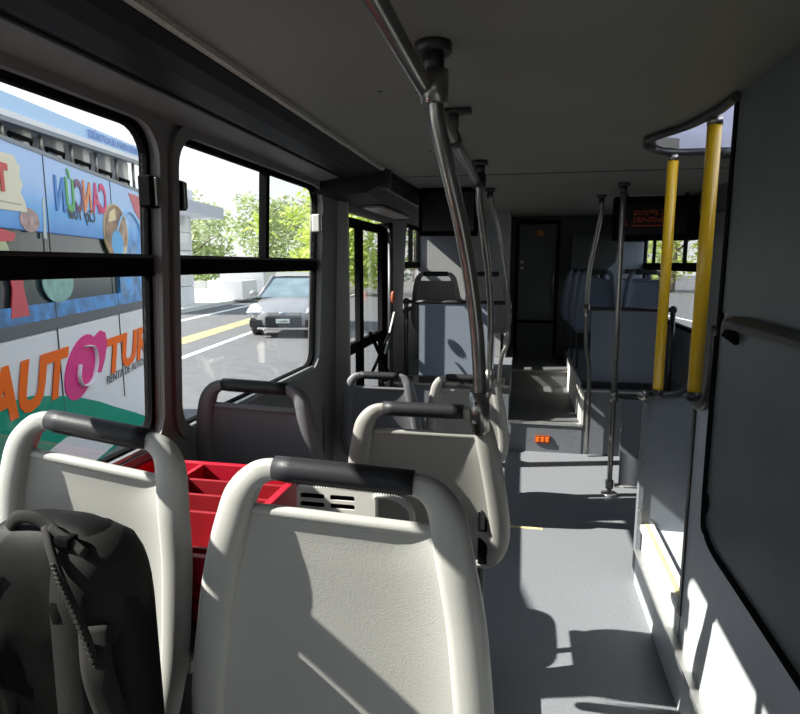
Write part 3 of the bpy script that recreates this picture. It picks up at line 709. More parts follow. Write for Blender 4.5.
# ------------------------------------------------------------------ backpack in front of the window seat
bag = thing('backpack', 'black nylon backpack leaning on the light grey window seat', 'backpack', (-0.752, 0.815, 0.28))
bag.scale = (1.0, 0.72, 0.945)
def superq(c, k): return abs(c) ** k * math.copysign(1, c)
BH = 0.835
def bag_fn(u, v):
    a = 2 * PI * u
    t = v ** 0.75
    z = BH * (math.sin(t * PI / 2) if False else t)
    top_ = max(0.0, (t - 0.80) / 0.20)
    k = max(0.0, 1 - top_ ** 2.6) ** 0.5
    k2 = 0.86 + 0.14 * min(1, t / 0.12)
    w = 0.168 * k2 * (1 - 0.06 * t) * (0.16 + 0.84 * k if t < 1 else 0.0)
    d = 0.120 * k2 * (1 - 0.18 * t) * (0.16 + 0.84 * k if t < 1 else 0.0)
    front = max(0.0, -math.sin(a)) ** 0.8
    x0 = superq(math.cos(a), 0.7)
    q1 = 1 - abs(math.sin(3.2 * x0 + 7.0 * t + 0.8 * math.sin(6 * t))); q2 = 1 - abs(math.sin(8.0 * t - 4.2 * x0 + 1.1 * math.sin(5 * x0)))
    fold = 0.020 * q1 ** 1.6 + 0.012 * q2 ** 2 + 0.003 * math.sin(34 * t + 9 * x0)
    fold *= front * min(1, (1 - t) * 6) * (0.45 + 0.55 * (0.5 + 0.5 * math.sin(5 * t + 4 * x0)))
    return (w * x0, d * superq(math.sin(a), 0.75) - fold, z)
mb = MB(); mb.grid(bag_fn, 96, 72); body = mb.build('body', M_BAG, bag)
# padded side panel on the right, lighter charcoal
def side_pad(u, v):
    a = PI * (u - 0.5) * 1.1
    cap = max(0.0, 1 - max(0, (v - 0.82) / 0.18) ** 2.4) ** 0.5
    return (0.062 + (0.098 * math.cos(a)) * (0.35 + 0.65 * cap), 0.0 + 0.122 * math.sin(a) * (0.5 + 0.5 * cap) * (1 - 0.1 * v), 0.08 + 0.735 * v)
mb = MB(); mb.grid(side_pad, 20, 30); mb.build('side_panel', M_BAG2, bag)
zp = [(0.02, -0.060, 0.830), (0.05, -0.095, 0.805), (0.080, -0.118, 0.765), (0.105, -0.124, 0.715), (0.126, -0.124, 0.65), (0.143, -0.118, 0.57), (0.150, -0.108, 0.45), (0.152, -0.10, 0.25)]
MB().tube(zp, 0.0075, 8, True).build('piping', M_BAG2, bag)
zt = MB()
zz, _ = catmull([Vector(p) for p in zp], [1] * len(zp), False, 7)
for p in zz[10:44]:
    zt.box(p.x - 0.004, p.x + 0.003, p.y - 0.011, p.y - 0.004, p.z - 0.003, p.z + 0.003)
zo = zt.build('zip_teeth', M_STEEL, bag); zo['kind'] = 'stuff'
MB().tube([(0.115, -0.095, 0.68), (0.135, -0.128, 0.62), (0.155, -0.135, 0.56), (0.185, -0.14, 0.48), (0.205, -0.14, 0.40), (0.22, -0.14, 0.25), (0.225, -0.13, 0.05)], 0.026, 10, True, ry=0.30).build('shoulder_strap', M_BAG2, bag)
# carry loop with buckle on top
MB().tube([(-0.055, -0.05, 0.822), (-0.035, -0.055, 0.842), (-0.005, -0.055, 0.845), (0.02, -0.055, 0.835), (0.04, -0.06, 0.824)], 0.0065, 10, True, ry=1.8).build('carry_loop', M_BAG2, bag)
MB().box(0.048, 0.078, -0.085, -0.055, 0.805, 0.826).build('buckle', M_BLACK, bag, 0.005)
MB().tube([(0.03, -0.062, 0.83), (0.06, -0.07, 0.82), (0.10, -0.078, 0.80)], 0.007, 8, True, ry=1.4).build('webbing', M_BAG2, bag)
# front pocket with seams
def pocket(u, v):
    x = -0.18 + 0.26 * u; z = 0.12 + 0.44 * v - 0.16 * u
    e = (1 - abs(2 * u - 1) ** 6) * (1 - abs(2 * v - 1) ** 6)
    return (x, -0.105 - 0.034 * e + 0.007 * math.sin(15 * u + 7 * v) * e + 0.004 * math.sin(31 * v - 9 * u) * e, z)
mb = MB(); mb.grid(pocket, 28, 28); pk_ = mb.build('front_pocket', M_BAG, bag)
for dz in (0.0, 0.012):
    MB().tube([(-0.175, -0.122, 0.555 + dz), (-0.10, -0.137, 0.51 + dz), (-0.02, -0.138, 0.46 + dz), (0.06, -0.128, 0.41 + dz)], 0.0026, 6, True).build('seam', M_BAG2, pk_)
MB().tube([(-0.10, -0.118, 0.80), (-0.125, -0.124, 0.74), (-0.145, -0.124, 0.66)], 0.005, 6, True).build('seam', M_BAG2, bag)

# ================================================================== OUTSIDE
M_ROAD = mat('asphalt', (0.135, 0.135, 0.14), 0.85, var=0.12, vscale=4, bump=0.2, bscale=60)
M_PAVE = mat('pale_concrete', (0.62, 0.62, 0.60), 0.8, var=0.06, vscale=2)
M_KERB = mat('worn_yellow_kerb', (0.36, 0.32, 0.18), 0.8, var=0.2, vscale=3)
M_LINE = mat('road_paint', (0.8, 0.8, 0.78), 0.7, var=0.1, vscale=6)
road = struct(MB().box(-90, 90, -60, 110, GZ - 0.2, GZ).build('road', M_ROAD), 'grey asphalt road outside the bus', 'road')
RD = Vector((-0.14, 0.99, 0)).normalized(); RN = Vector((-RD.y, RD.x, 0))
def road_strip(name, base, w, l0, l1, h, m, parent=None):
    b = Vector((base[0], base[1], 0)); mb = MB()
    vs = []
    for z in (GZ - 0.02, GZ + h):
        for (s, d) in ((l0, 0), (l1, 0), (l1, w), (l0, w)):
            p = b + RD * s + RN * d; vs.append((p.x, p.y, z))
    mb.add(vs, [(0, 1, 2, 3), (4, 7, 6, 5), (0, 4, 5, 1), (1, 5, 6, 2), (2, 6, 7, 3), (3, 7, 4, 0)])
    return mb.build(name, m, parent)
road_strip('lane_line', (-6.75, 10.8), 0.16, -14, 30, 0.006, M_LINE, road)
road_strip('yellow_band', (-8.0, 13.0), 0.6, -20, 40, 0.006, M_KERB, road)
road_strip('lane_line', (-11.3, 18.3), 0.25, -20, 30, 0.006, M_LINE, road)
pav = struct(road_strip('pavement', (-13.1, 21.2), 30, -40, 50, 0.16, M_PAVE), 'pale concrete pavement beyond the road', 'pavement')
pav2 = struct(road_strip('pavement', (30.0, 10.0), -30, -40, 60, 0.16, M_PAVE), 'pale pavement on the far side of the bus', 'pavement')
road_strip('lane_line', (7.5, 10.0), 0.15, -30, 60, 0.006, M_LINE, road)

# ---- the tour bus in the next lane
K = 0.93
BA = Vector((-3.838 * K, 3.795 * K, 0.0)); BD = Vector((-0.3170378, 0.9484129, 0)); BN = Vector((-0.9484129, -0.3170378, 0))
def bz(z): return 1.48 + (z - 1.48) * K
tb = thing('tour_bus', 'parked tour bus with orange lettering and a blue printed upper side', 'bus', (BA.x, BA.y, GZ))
tb.rotation_euler = (0, 0, math.atan2(BD.y, BD.x))
# local: x along the side (away from camera), y left of it = outward (away from our bus), z up from the ground
def L(z): return bz(z) - GZ
S0, S1, DEP = -2.2, 3.72, 2.35
M_BUSW = mat('bus_white', (0.78, 0.79, 0.80), 0.35, var=0.03, vscale=2)
M_GREEN = mat('bus_green', (0.0, 0.30, 0.19), 0.5, spec=0.1)
M_OR = mat('bus_orange', (0.95, 0.15, 0.0), 0.5, spec=0.1)
M_PINK = mat('bus_pink', (0.75, 0.015, 0.22), 0.45, spec=0.2)
M_GREYT = mat('grey_lettering', (0.12, 0.12, 0.13), 0.5)
M_BUSGLASS = mat('dark_bus_glass', (0.03, 0.045, 0.05), 0.12, var=0.6, vscale=3)
def wrapmat():
    m = mat('blue_print', (0.16, 0.42, 0.85), 0.35)
    nt = m.node_tree; b = nt.nodes['Principled BSDF']; co = nt.nodes.new('ShaderNodeTexCoord')
    sp = nt.nodes.new('ShaderNodeSeparateXYZ'); nt.links.new(co.outputs['Object'], sp.inputs[0])
    n = nt.nodes.new('ShaderNodeTexNoise'); n.inputs['Scale'].default_value = 1.6; n.inputs['Detail'].default_value = 4; nt.links.new(co.outputs['Object'], n.inputs[0])
    mp = nt.nodes.new('ShaderNodeMapRange'); mp.inputs[1].default_value = L(1.75); mp.inputs[2].default_value = L(2.4)
    nt.links.new(sp.outputs['Z'], mp.inputs[0])
    ad = nt.nodes.new('ShaderNodeMath'); ad.operation = 'MULTIPLY_ADD'; nt.links.new(n.outputs[0], ad.inputs[0]); ad.inputs[1].default_value = 0.7; nt.links.new(mp.outputs[0], ad.inputs[2])
    rr_ = nt.nodes.new('ShaderNodeValToRGB'); e = rr_.color_ramp.elements
    e[0].position = 0.25; e[0].color = (0.03, 0.20, 0.62, 1); e[1].position = 1.25; e[1].color = (0.42, 0.60, 0.92, 1)
    k = e.new(0.65); k.color = (0.12, 0.42, 0.85, 1)
    nt.links.new(ad.outputs[0], rr_.inputs[0]); nt.links.new(rr_.outputs[0], b.inputs['Base Color'])
    return m
M_WRAP = wrapmat()
MB().box(S0, S1, 0.0, DEP, L(-0.55), L(0.90)).build('lower_body', M_BUSW, tb, 0.03)
MB().box(2.2, 3.3, 0.05, DEP - 0.05, 0.0, L(-0.5)).build('rear_axle_skirt', M_BLACK, tb)
MB().box(S0, S1, 0.02, DEP - 0.02, L(0.88), L(1.78)).build('window_band', M_BUSGLASS, tb)
MB().box(S0, S1 + 0.01, -0.012, 0.03, L(0.90), L(1.0)).build('dark_stripe', mat('bus_dark_stripe', (0.07, 0.08, 0.10), 0.4), tb)
MB().box(S0, S1, -0.004, DEP, L(1.75), L(2.43)).build('upper_panel', M_WRAP, tb, 0.01)
MB().box(S0, S1, -0.012, 0.02, L(2.42), L(2.455)).build('panel_rail', mat('bus_grey_rail', (0.20, 0.22, 0.25), 0.4), tb)
MB().box(S0, S1, 0.04, DEP - 0.04, L(2.38), L(2.40)).build('upper_deck', M_RISER, tb)
for x in (0.9, 2.45):
    MB().box(x - 0.006, x + 0.006, -0.008, 0.0, L(-0.1), L(2.42)).build('panel_joint', M_DARKMETAL, tb)
# blue art in the glass band
art = mat('blue_window_art', (0.02, 0.22, 0.55), 0.3, var=0.7, vscale=5)
MB().box(S0, S1, -0.006, 0.02, L(1.0), L(1.14)).build('window_art', art, tb)
MB().box(2.55, S1, -0.007, 0.02, L(1.14), L(1.76)).build('window_art', art, tb)
def poly_y(name, pts, m, d=0.010, y=0.0, parent=tb):
    d *= 0.4
    return MB().prism([(x, L(z)) for x, z in pts], y - 0.004 - d, y, 'y').build(name, m, parent)
poly_y('red_figure', [(0.16, 1.06), (0.44, 1.06), (0.38, 1.30), (0.40, 1.52), (0.18, 1.50), (0.22, 1.28)], mat('print_red', (0.62, 0.04, 0.07), 0.4), 0.014)
poly_y('red_figure', [(-0.3, 1.62), (0.30, 1.66), (0.34, 1.72), (-0.3, 1.80)], mat('print_red', (0.62, 0.04, 0.07), 0.4), 0.014)
poly_y('green_disc', [(1.0 + 0.30 * math.cos(t * PI / 12), 1.32 + 0.19 * math.sin(t * PI / 12)) for t in range(24)], mat('print_green', (0.20, 0.42, 0.36), 0.3, var=0.3, vscale=9), 0.012)
poly_y('pale_dome', [(0.02 + 0.22 * math.cos(t * PI / 12), 1.52 + 0.20 * math.sin(t * PI / 12)) for t in range(0, 13)], mat('print_olive', (0.45, 0.50, 0.28), 0.4), 0.012)
poly_y('pale_pole', [(0.80, 1.70), (0.84, 1.70), (0.86, 2.05), (0.83, 2.05)], mat('print_pale', (0.6, 0.65, 0.6), 0.4), 0.014)
poly_y('orange_bloom', [(0.58 + 0.16 * math.cos(t * PI / 6), 1.84 + 0.10 * math.sin(t * PI / 6)) for t in range(12)], mat('print_bloom', (0.45, 0.30, 0.28), 0.5, var=0.4, vscale=12), 0.012)
poly_y('red_corner', [(3.05, 2.36), (3.72, 2.36), (3.72, 1.95), (3.5, 2.02), (3.25, 2.15)], mat('print_coral', (0.60, 0.10, 0.14), 0.4), 0.012)
swp = MB(); swp.tube([(2.55, -0.004, L(1.85)), (2.75, -0.006, L(2.05)), (3.05, -0.012, L(2.12)), (3.35, -0.012, L(1.98)), (3.5, -0.01, L(1.75))], 0.018, 6, True, ry=0.5); swp.build('pale_arc', mat('print_sky', (0.35, 0.62, 0.9), 0.4), tb)
# ring of the printed portrait
cx_, cz_ = 2.53, 1.85
poly_y('ring_disc', [(cx_ + 0.36 * math.cos(t * PI / 16), cz_ + 0.30 * math.sin(t * PI / 16)) for t in range(32)], mat('print_brown', (0.30, 0.16, 0.10), 0.4, var=0.8, vscale=7), 0.012)
poly_y('ring_inner', [(cx_ + 0.03 + 0.19 * math.cos(t * PI / 16), cz_ - 0.14 + 0.16 * math.sin(t * PI / 16)) for t in range(32)], mat('print_blue2', (0.08, 0.42, 0.80), 0.4), 0.016)
poly_y('ring_highlight', [(cx_ - 0.22, cz_ + 0.10), (cx_ + 0.02, cz_ + 0.14), (cx_, cz_ + 0.27), (cx_ - 0.16, cz_ + 0.22)], mat('print_cream', (0.78, 0.66, 0.36), 0.4), 0.016)
MB().tube([(cx_ + 0.37 * math.cos(t * PI / 16), -0.004, L(cz_ + 0.31 * math.sin(t * PI / 16))) for t in range(32)], 0.014, 6, closed=True).build('ring_border', mat('print_gold', (0.60, 0.45, 0.22), 0.4), tb)
# ticket shape
poly_y('ticket', [(-0.4, 2.30), (0.42, 2.33), (0.45, 2.28), (0.50, 2.26), (0.47, 2.18), (0.52, 2.12), (0.47, 2.05), (0.53, 1.98), (0.55, 1.90), (-0.4, 1.88)], mat('print_ticket', (0.80, 0.74, 0.55), 0.5), 0.014)
poly_y('ticket_line', [(-0.4, 1.945), (0.47, 1.95), (0.47, 1.958), (-0.4, 1.953)], mat('print_tan', (0.45, 0.36, 0.22), 0.5), 0.018)
def side_text(name, s, x, z, size, m, mirror=False, xs=1.0, shear=0.0, bold=0.0, rot=0.0, y=-0.006):
    o = text_mesh(name, s, size, m, tb, 0.0022, shear, 'LEFT', (-xs if mirror else xs), bold)
    for v in o.data.vertices:
        a, b, d = v.co
        ca, sa = math.cos(rot), math.sin(rot)
        v.co = (a * ca - b * sa, d, a * sa + b * ca)
    bm = bmesh.new(); bm.from_mesh(o.data); bmesh.ops.recalc_face_normals(bm, faces=bm.faces); bm.to_mesh(o.data); bm.free()
    o.location = (x, y - 0.004, L(z))
    return o
# orange lettering with the pink emblem as the O
side_text('lettering', 'AUT', -0.33, 0.305, 0.52, M_OR, xs=1.22, shear=0.30, bold=0.022)
side_text('lettering', 'TUR', 1.90, 0.265, 0.50, M_OR, xs=1.55, shear=0.25, bold=0.018)
side_text('small_lettering', 'RENTA DE AUTOBUSES', 1.92, 0.155, 0.125, M_GREYT, xs=1.30, shear=0.15)
em = []
for t in range(0, 33):
    a = PI * 2 * t / 32; em.append((1.46 + 0.36 * math.cos(a) + 0.16 * math.sin(a), 0.47 + 0.30 * math.sin(a)))
em = [(x - 0.12, z) for x, z in em]
poly_y('emblem', em, M_PINK, 0.014)
MB().tube([(1.43, -0.016, L(0.66)), (1.62, -0.016, L(0.62)), (1.66, -0.016, L(0.46)), (1.52, -0.016, L(0.29)), (1.30, -0.016, L(0.28)), (1.22, -0.016, L(0.38)), (1.26, -0.016, L(0.50))], 0.028, 8, True, ry=0.3).build('emblem_stroke', M_BUSW, tb)
poly_y('emblem', [(1.62, 0.66), (1.72, 0.73), (1.86, 0.77), (1.99, 0.73), (2.02, 0.62), (1.93, 0.45), (1.80, 0.32), (1.70, 0.34), (1.74, 0.50)], M_PINK, 0.012)
sw = [(S0, 0.20)] + [(-0.1, 0.44), (0.36, 0.40), (1.11, 0.22), (1.7, 0.02), (2.13, -0.15), (2.7, -0.36), (3.3, -0.60), (2.2, -0.60), (S0, -0.60)]
poly_y('green_swoosh', sw, M_GREEN, 0.008)
poly_y('white_swoosh', [(0.3, -0.15), (0.9, -0.12), (1.5, -0.28), (2.0, -0.56), (0.2, -0.56)], M_BUSW, 0.012)
for k, (ch, col) in enumerate(zip('CANCÚN', ((0.72, 0.02, 0.16), (0.70, 0.03, 0.18), (0.85, 0.25, 0.08), (0.18, 0.06, 0.16), (0.10, 0.45, 0.12), (0.03, 0.22, 0.60)))):
    side_text('mirrored_letter', ch, 2.30 - 0.205 * k, 2.045 - 0.014 * k, 0.40, mat('letter_%d' % k, col, 0.4), True, 0.70, 0, 0.012)
side_text('mirrored_script', 'City Tour', 1.96, 1.915, 0.17, M_GREYT, True, 0.98, 0.2)
side_text('ticket_letter', 'T', 0.13, 2.04, 0.26, mat('letter_red', (0.6, 0.05, 0.05), 0.4), False, 1.0, 0, 0.012, 0, -0.012)
# upper deck: seats, posts and raked canopy
for k in range(7):
    x = -0.4 + 0.62 * k
    s_ = MB().box(x, x + 0.16, 0.10, 0.55, L(2.40), L(2.60 + 0.036 * k)).build('upper_seat', M_WHITE, tb, 0.02)
    MB().tube([(x - 0.24, 0.09, L(2.46)), (x + 0.10, 0.09, L(2.47)), (x + 0.10, 0.09, L(2.545)), (x - 0.24, 0.09, L(2.535))], 0.02, 6, closed=True).build('armrest', M_BLACK, s_)
    MB().tube([(x + 0.2, 0.06, L(2.40)), (x + 0.2, 0.06, L(2.62 + 0.036 * k))], 0.018, 8).build('canopy_post', M_STEEL, tb)
def canopy(z0, z1, y0, y1, nm, m):
    mb = MB(); pts = []
    f = lambda x: 0.068 * (x - 0.3)
    vs = [(x, y, L(z + f(x))) for x in (S0, S1) for y in (y0, y1) for z in (z0, z1)]
    mb.add(vs, [(0, 1, 3, 2), (4, 6, 7, 5), (0, 4, 5, 1), (2, 3, 7, 6), (0, 2, 6, 4), (1, 5, 7, 3)])
    return mb.build(nm, m, tb)
canopy(2.565, 2.605, -0.02, 0.06, 'canopy_rail', mat('bus_grey_rail', (0.20, 0.22, 0.25), 0.4))
canopy(2.605, 2.66, 0.0, DEP, 'canopy_side', M_BUSW)
canopy(2.66, 2.80, 0.02, DEP - 0.02, 'canopy_band', mat('canopy_blue', (0.45, 0.66, 0.92), 0.4))
ct = side_text('mirrored_small_lettering', 'AUTOBÚSES RENTA DE AUTOBÚSES', 3.85, 2.93, 0.11, mat('roof_letter_blue', (0.16, 0.28, 0.62), 0.4), True, 1.05, 0, 0, -0.0, 0.012)
for v in ct.data.vertices: v.co.z += v.co.x * 0.064
for wx in (-1.6,):
    wmb = MB().tube([(wx, -0.02, 0.46), (wx, 0.26, 0.46)], 0.46, 24)
    wmb.build('wheel', M_BLACK, tb)

# ---- silver car
car = thing('car', 'silver grey hatchback driving towards the bus on the road', 'car', (-6.5, 17.1, GZ))
ca_f = Vector((0.17, -0.985, 0))      # forward
car.rotation_euler = (0, 0, math.atan2(ca_f.y, ca_f.x))
car.scale = (1.13, 1.13, 1.13)
M_CAR = mat('silver_paint', (0.34, 0.335, 0.35), 0.30, 0.45, coat=0.6)
M_CARG = mat('car_glass', (0.16, 0.22, 0.25), 0.05, 0.0, var=0.3, vscale=2, coat=1.0)
M_LAMP = mat('headlamp_glass', (0.75, 0.78, 0.82), 0.1, 0.3)
M_TRIM = mat('car_black', (0.015, 0.015, 0.017), 0.4)
# body stations along x (front = +2.15)
st_ = [(-2.10, 0.45, 0.85, 0.70), (-2.0, 0.34, 0.98, 0.84), (-1.3, 0.22, 1.00, 0.90), (0.0, 0.20, 0.96, 0.91), (0.9, 0.20, 0.95, 0.91), (1.4, 0.22, 0.86, 0.90), (1.8, 0.22, 0.76, 0.86), (2.02, 0.22, 0.67, 0.74), (2.15, 0.26, 0.58, 0.55)]
secn = []
for (x, zb, zt, hw) in st_:
    secn.append([(x, -hw * 0.86, zb), (x, -hw, zb + (zt - zb) * 0.25), (x, -hw, zb + (zt - zb) * 0.62), (x, -hw * 0.90, zt * 0.97), (x, -hw * 0.5, zt + 0.015), (x, 0, zt + 0.03),
                 (x, hw * 0.5, zt + 0.015), (x, hw * 0.90, zt * 0.97), (x, hw, zb + (zt - zb) * 0.62), (x, hw, zb + (zt - zb) * 0.25), (x, hw * 0.86, zb)])
vs = [p for s_ in secn for p in s_]; n_ = 11
fs = [(i * n_ + j, i * n_ + (j + 1) % n_, (i + 1) * n_ + (j + 1) % n_, (i + 1) * n_ + j) for i in range(len(secn) - 1) for j in range(n_)]
fs += [tuple(range(n_)), tuple(range(len(vs) - n_, len(vs)))]
cb = MB().add(vs, fs, True).build('body', M_CAR, car)
sb = cb.modifiers.new('smooth', 'SUBSURF'); sb.levels = 1; sb.render_levels = 2
gh = [(-1.95, 0.98, 0.70), (-1.55, 1.36, 0.62), (-0.9, 1.46, 0.62), (0.0, 1.45, 0.62), (0.35, 1.38, 0.63), (1.20, 0.94, 0.74)]
gv = []
for (x, z, hw) in gh: gv += [(x, -hw, z), (x, hw, z)]
base_ = [(-1.95, -0.82, 0.92), (-1.95, 0.82, 0.92), (1.25, -0.84, 0.90), (1.25, 0.84, 0.90)]
gm = MB(); nb = len(gv)
gm.add(gv + base_, [(8, 9, 11, 10), (0, 1, 3, 2)] + [(0, 2, 4, 6, 8, 10, nb + 2, nb), (1, nb + 1, nb + 3, 11, 9, 7, 5, 3), (10, 11, nb + 3, nb + 2), (0, nb, nb + 1, 1)])
gm.build('greenhouse', M_CARG, car)
rm = MB(); rm.grid(lambda u, v: (-1.58 + 1.98 * u, (2 * v - 1) * 0.64, 1.37 + 0.115 * math.sin(PI * min(1, max(0, u * 0.86 + 0.10))) + 0.02 * (1 - (2 * v - 1) ** 2)), 10, 6)
rm.build('roof', M_CAR, car)
for s_ in (-1, 1):
    MB().tube([(1.22, s_ * 0.78, 0.92), (0.36, s_ * 0.64, 1.40), (-1.5, s_ * 0.63, 1.38), (-1.95, s_ * 0.72, 0.98)], 0.035, 8).build('roof_pillar', M_CAR, car)
    MB().tube([(-0.3, s_ * 0.66, 1.38), (-0.3, s_ * 0.83, 0.93)], 0.04, 8).build('roof_pillar', M_TRIM, car)
    m_ = MB().ball((0.92, s_ * 1.0, 0.99), 0.10, 0.11, 0.075, 12, 8).build('mirror', M_CAR, car)
    MB().prism([(1.62, 0.60), (2.02, 0.53), (2.10, 0.60), (2.0, 0.68), (1.70, 0.755)], s_ * 0.52, s_ * 0.865, 'y').build('headlamp', M_LAMP, car, 0.02)
    MB().prism([(1.9, 0.26), (2.13, 0.26), (2.13, 0.42), (1.98, 0.47)], s_ * 0.50, s_ * 0.80, 'y').build('fog_lamp_recess', M_TRIM, car, 0.02)
    for wx in (-1.32, 1.32):
        w_ = MB().tube([(wx, s_ * 0.70, 0.32), (wx, s_ * 0.91, 0.32)], 0.32, 20).build('wheel', M_TRIM, car)
        MB().tube([(wx, s_ * 0.90, 0.32), (wx, s_ * 0.922, 0.32)], 0.21, 12).build('rim', M_SILVER, w_)
MB().prism([(2.0, 0.27), (2.19, 0.27), (2.20, 0.50), (2.0, 0.53)], -0.42, 0.42, 'y').build('grille', M_TRIM, car, 0.02)
for z in (0.565, 0.60):
    MB().box(2.08, 2.17, -0.40, 0.40, z - 0.012, z + 0.012).build('grille_bar', M_SILVER, car)
MB().ball((2.175, 0, 0.585), 0.02, 0.09, 0.04, 14, 8).build('badge', mat('badge_blue', (0.35, 0.40, 0.50), 0.3, 0.5), car)
MB().box(2.20, 2.215, -0.16, 0.16, 0.36, 0.46).build('number_plate', mat('plate_pale', (0.50, 0.60, 0.55), 0.5), car)
MB().box(2.0, 2.16, -0.62, 0.62, 0.20, 0.255).build('bumper_lip', M_SILVER, car, 0.02)
MB().tube([(2.216, -0.10, 0.41), (2.216, 0.10, 0.41)], 0.012, 6).build('plate_marks', M_GREYT, car)

# ---- white pavilion, blocks and low wall across the road
def rot_box(mb, c, l, w, z0, z1):
    p0 = Vector((c[0], c[1], 0)); vs = []
    for z in (z0, z1):
        for (s_, d) in ((0, 0), (l, 0), (l, w), (0, w)):
            p = p0 + RD * s_ + RN * d; vs.append((p.x, p.y, z))
    mb.add(vs, [(0, 1, 2, 3), (4, 7, 6, 5), (0, 4, 5, 1), (1, 5, 6, 2), (2, 6, 7, 3), (3, 7, 4, 0)]); return mb
M_STONE = mat('white_stone', (0.72, 0.72, 0.74), 0.7, var=0.04, vscale=1.0)
pv = thing('pavilion', 'white tiled roadside shelter with a flat canopy roof', 'shelter', (-15.0, 24.0, GZ + 0.16))
def rb(mb, c, l, w, z0, z1, o): rot_box(mb, (c[0] - o.location.x, c[1] - o.location.y), l, w, z0 - o.location.z, z1 - o.location.z); return mb
PZ = GZ + 0.16
for k in range(5):                                   # facing slabs of the pier, stacked with open joints
    rb(MB(), (-14.35, 22.9), 2.25, 2.2, PZ + 0.78 * k + (0.03 if k else 0), PZ + 0.78 * (k + 1), pv).build('pier_slab', M_STONE, pv)
rb(MB(), (-14.42, 22.97), 2.1, 2.0, PZ, PZ + 3.9, pv).build('pier_core', M_RISER, pv)
rb(MB(), (-12.75, 20.5), 5.6, 5.0, 3.50, 4.0, pv).build('canopy_roof', mat('canopy_grey', (0.50, 0.52, 0.60), 0.6), pv)
rb(MB(), (-14.3, 22.5), 3.0, 3.0, 4.0, 4.75, pv).build('parapet', M_STONE, pv)
rb(MB(), (-13.9, 22.0), 1.3, 1.0, PZ, PZ + 0.45, pv).build('bench_block', M_STONE, pv)
bl = thing('stone_block', 'lower white stone block on the pavement beside the car', 'block', (-13.6, 27.8, PZ))
rb(MB(), (-13.6, 27.8), 2.4, 1.75, PZ, 0.66, bl).build('block', M_STONE, bl, 0.02)
bl = thing('stone_block', 'taller white stone block behind the lower one', 'block', (-13.7, 30.5, PZ))
rb(MB(), (-13.7, 30.6), 2.4, 2.4, PZ, 1.22, bl).build('block', M_STONE, bl, 0.02)
lw = thing('boundary_wall', 'long low grey wall in front of the trees', 'wall', (-21.0, 40.0, PZ))
for k in range(9):
    MB().box(-15 + 3.4 * k, -15 + 3.4 * k + 3.37, 0, 0.3, 0.0, 0.56).build('wall_panel', mat('wall_concrete', (0.40, 0.40, 0.39), 0.8, var=0.06, vscale=1), lw)

# ---- trees
def leafmat(name, a, b):
    m = mat(name, a, 0.6, var=0.0); nt = m.node_tree; bs = nt.nodes['Principled BSDF']
    oi = nt.nodes.new('ShaderNodeTexCoord'); n = nt.nodes.new('ShaderNodeTexNoise'); n.inputs['Scale'].default_value = 2.2
    nt.links.new(oi.outputs['Object'], n.inputs[0]); r_ = nt.nodes.new('ShaderNodeValToRGB')
    r_.color_ramp.elements[0].position = 0.35; r_.color_ramp.elements[1].position = 0.65
    r_.color_ramp.elements[0].color = (*a, 1); r_.color_ramp.elements[1].color = (*b, 1)
    nt.links.new(n.outputs[0], r_.inputs[0]); nt.links.new(r_.outputs[0], bs.inputs['Base Color'])
    tr = nt.nodes.new('ShaderNodeBsdfTranslucent'); nt.links.new(r_.outputs[0], tr.inputs[0])
    mx = nt.nodes.new('ShaderNodeMixShader'); mx.inputs[0].default_value = 0.35
    out = nt.nodes['Material Output']; nt.links.new(bs.outputs[0], mx.inputs[1]); nt.links.new(tr.outputs[0], mx.inputs[2]); nt.links.new(mx.outputs[0], out.inputs[0])
    return m
LF = [leafmat('leaf_olive', (0.30, 0.38, 0.14), (0.55, 0.62, 0.34)), leafmat('leaf_yellow', (0.42, 0.54, 0.10), (0.68, 0.76, 0.22)), leafmat('leaf_deep', (0.14, 0.22, 0.07), (0.30, 0.40, 0.16))]
M_BARK = mat('bark', (0.16, 0.12, 0.09), 0.9, var=0.3, vscale=5)
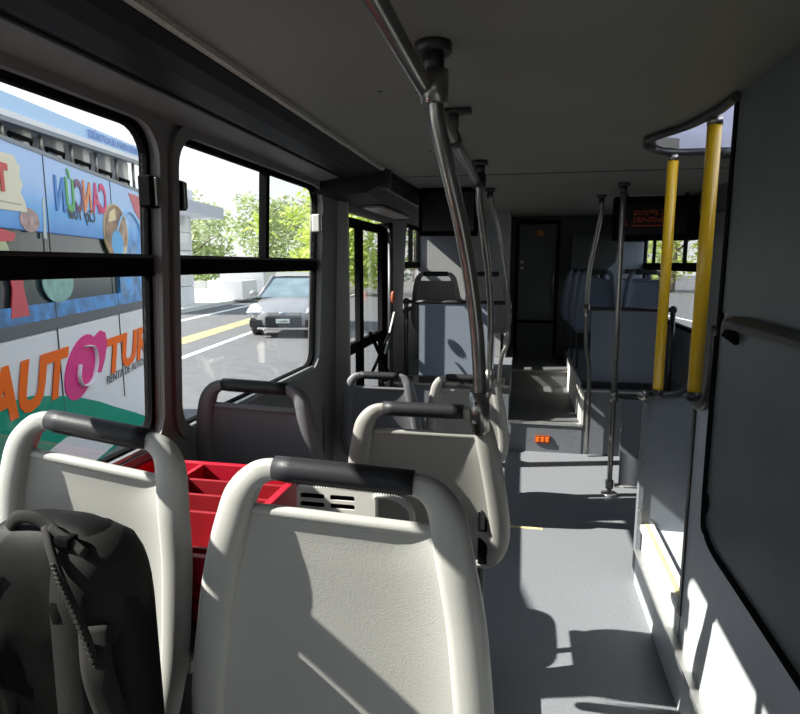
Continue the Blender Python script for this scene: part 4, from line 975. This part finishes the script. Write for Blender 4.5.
def tree(label, x, y, h, rx, lf, seed, nleaf=4200, size=0.27, bottom=0.08, group='trees along the road'):
    rt = random.Random(seed)
    o = thing('leafy_tree', label, 'tree', (x, y, GZ), 0, group)
    tk = MB().tube([(0, 0, 0), (0.1, 0.05, h * 0.3), (0.0, 0.1, h * 0.6), (0.05, 0.0, h * 0.85)], [0.22, 0.17, 0.11, 0.04], 8, True)
    for k in range(6):
        a = k * 1.05 + rt.random(); tk.tube([(0.03, 0.05, h * (0.35 + 0.06 * k)), (rx * 0.4 * math.cos(a), rx * 0.4 * math.sin(a), h * (0.5 + 0.06 * k)), (rx * 0.75 * math.cos(a), rx * 0.75 * math.sin(a), h * (0.58 + 0.06 * k))], [0.09, 0.06, 0.02], 6)
    tk.build('trunk', M_BARK, o)
    lumps = [(rt.uniform(-0.75, 0.75) * rx, rt.uniform(-0.6, 0.6) * rx, h * rt.uniform(bottom + 0.05, 0.86), rx * rt.uniform(0.26, 0.48)) for _ in range(30)]
    mb = MB(); vs = []; fs = []
    for k in range(nleaf):
        lx, ly, lz, lr = lumps[k % len(lumps)]
        d = Vector((rt.gauss(0, 1), rt.gauss(0, 1), rt.gauss(0, 1))).normalized() * lr * rt.random() ** 0.45
        c = Vector((lx, ly, lz)) + d
        if c.z < h * bottom * 0.6: continue
        a = Vector((rt.gauss(0, 1), rt.gauss(0, 1), rt.gauss(0, 0.6))).normalized(); b = a.cross(Vector((rt.gauss(0, 1), rt.gauss(0, 1), rt.gauss(0, 1)))).normalized()
        s_ = size * rt.uniform(0.5, 1.1); n0 = len(vs)
        vs += [c - a * s_, c + b * s_ * 0.42, c + a * s_, c - b * s_ * 0.42]; fs.append((n0, n0 + 1, n0 + 2, n0 + 3))
    mb.add(vs, fs); cr = mb.build('crown', lf, o); cr['kind'] = 'stuff'
    return o
tree('pale olive tree just right of the white shelter', -26.5, 45.0, 7.4, 3.6, LF[0], 1)
tree('broad olive tree left of the upright window bar', -23.4, 52.4, 8.4, 3.8, LF[0], 2)
tree('bright yellow green tree above the silver car', -15.2, 44.6, 6.5, 3.3, LF[1], 3)
tree('olive tree rising behind the upright window bar', -21.0, 60.5, 8.6, 4.0, LF[0], 4)
tree('small dark tree partly behind the shelter pier', -34.5, 49.0, 7.4, 3.0, LF[2], 5, 1800)
tree('yellow green tree seen through the exit door', -11.2, 36.0, 7.6, 3.2, LF[1], 6)
tree('olive tree seen through the small far window', -8.0, 45.0, 8.0, 3.4, LF[0], 7, 1800)
tree('bright tree seen through the far side window', 10.2, 45.0, 7.6, 3.2, LF[1], 8, 2000)
tree('olive tree seen left in the far side window', 3.6, 47.0, 7.6, 3.2, LF[0], 9, 2000)
tree('dark tree seen in the far side window beside the yellow pole', 16.5, 40.0, 7.0, 3.2, LF[2], 10, 1800)
# palm in front of the trees
pm = thing('palm', 'bright fan palm in front of the olive trees', 'palm', (-19.3, 42.4, GZ))
MB().tube([(0, 0, 0), (0.15, 0, 2.2), (0.1, 0.1, 4.3)], [0.2, 0.15, 0.12], 8, True).build('trunk', M_BARK, pm)
rt = random.Random(5)
for k in range(16):
    a = k * 2.399; el = rt.uniform(-0.2, 1.2); ln = rt.uniform(1.4, 2.0); mb = MB()
    d = Vector((math.cos(a) * math.cos(el), math.sin(a) * math.cos(el), math.sin(el))); w = Vector((-math.sin(a), math.cos(a), 0))
    b0 = Vector((0.1, 0.1, 4.3)); mid = b0 + d * ln * 0.6 + Vector((0, 0, 0.15)); tip = b0 + d * ln - Vector((0, 0, 0.35)); up_ = d.cross(w) * 0.03
    mb.add([b0, mid - w * 0.26, mid + up_, mid + w * 0.26, tip], [(0, 1, 2), (0, 2, 3), (1, 4, 2), (2, 4, 3)])
    mb.build('frond', LF[1], pm)
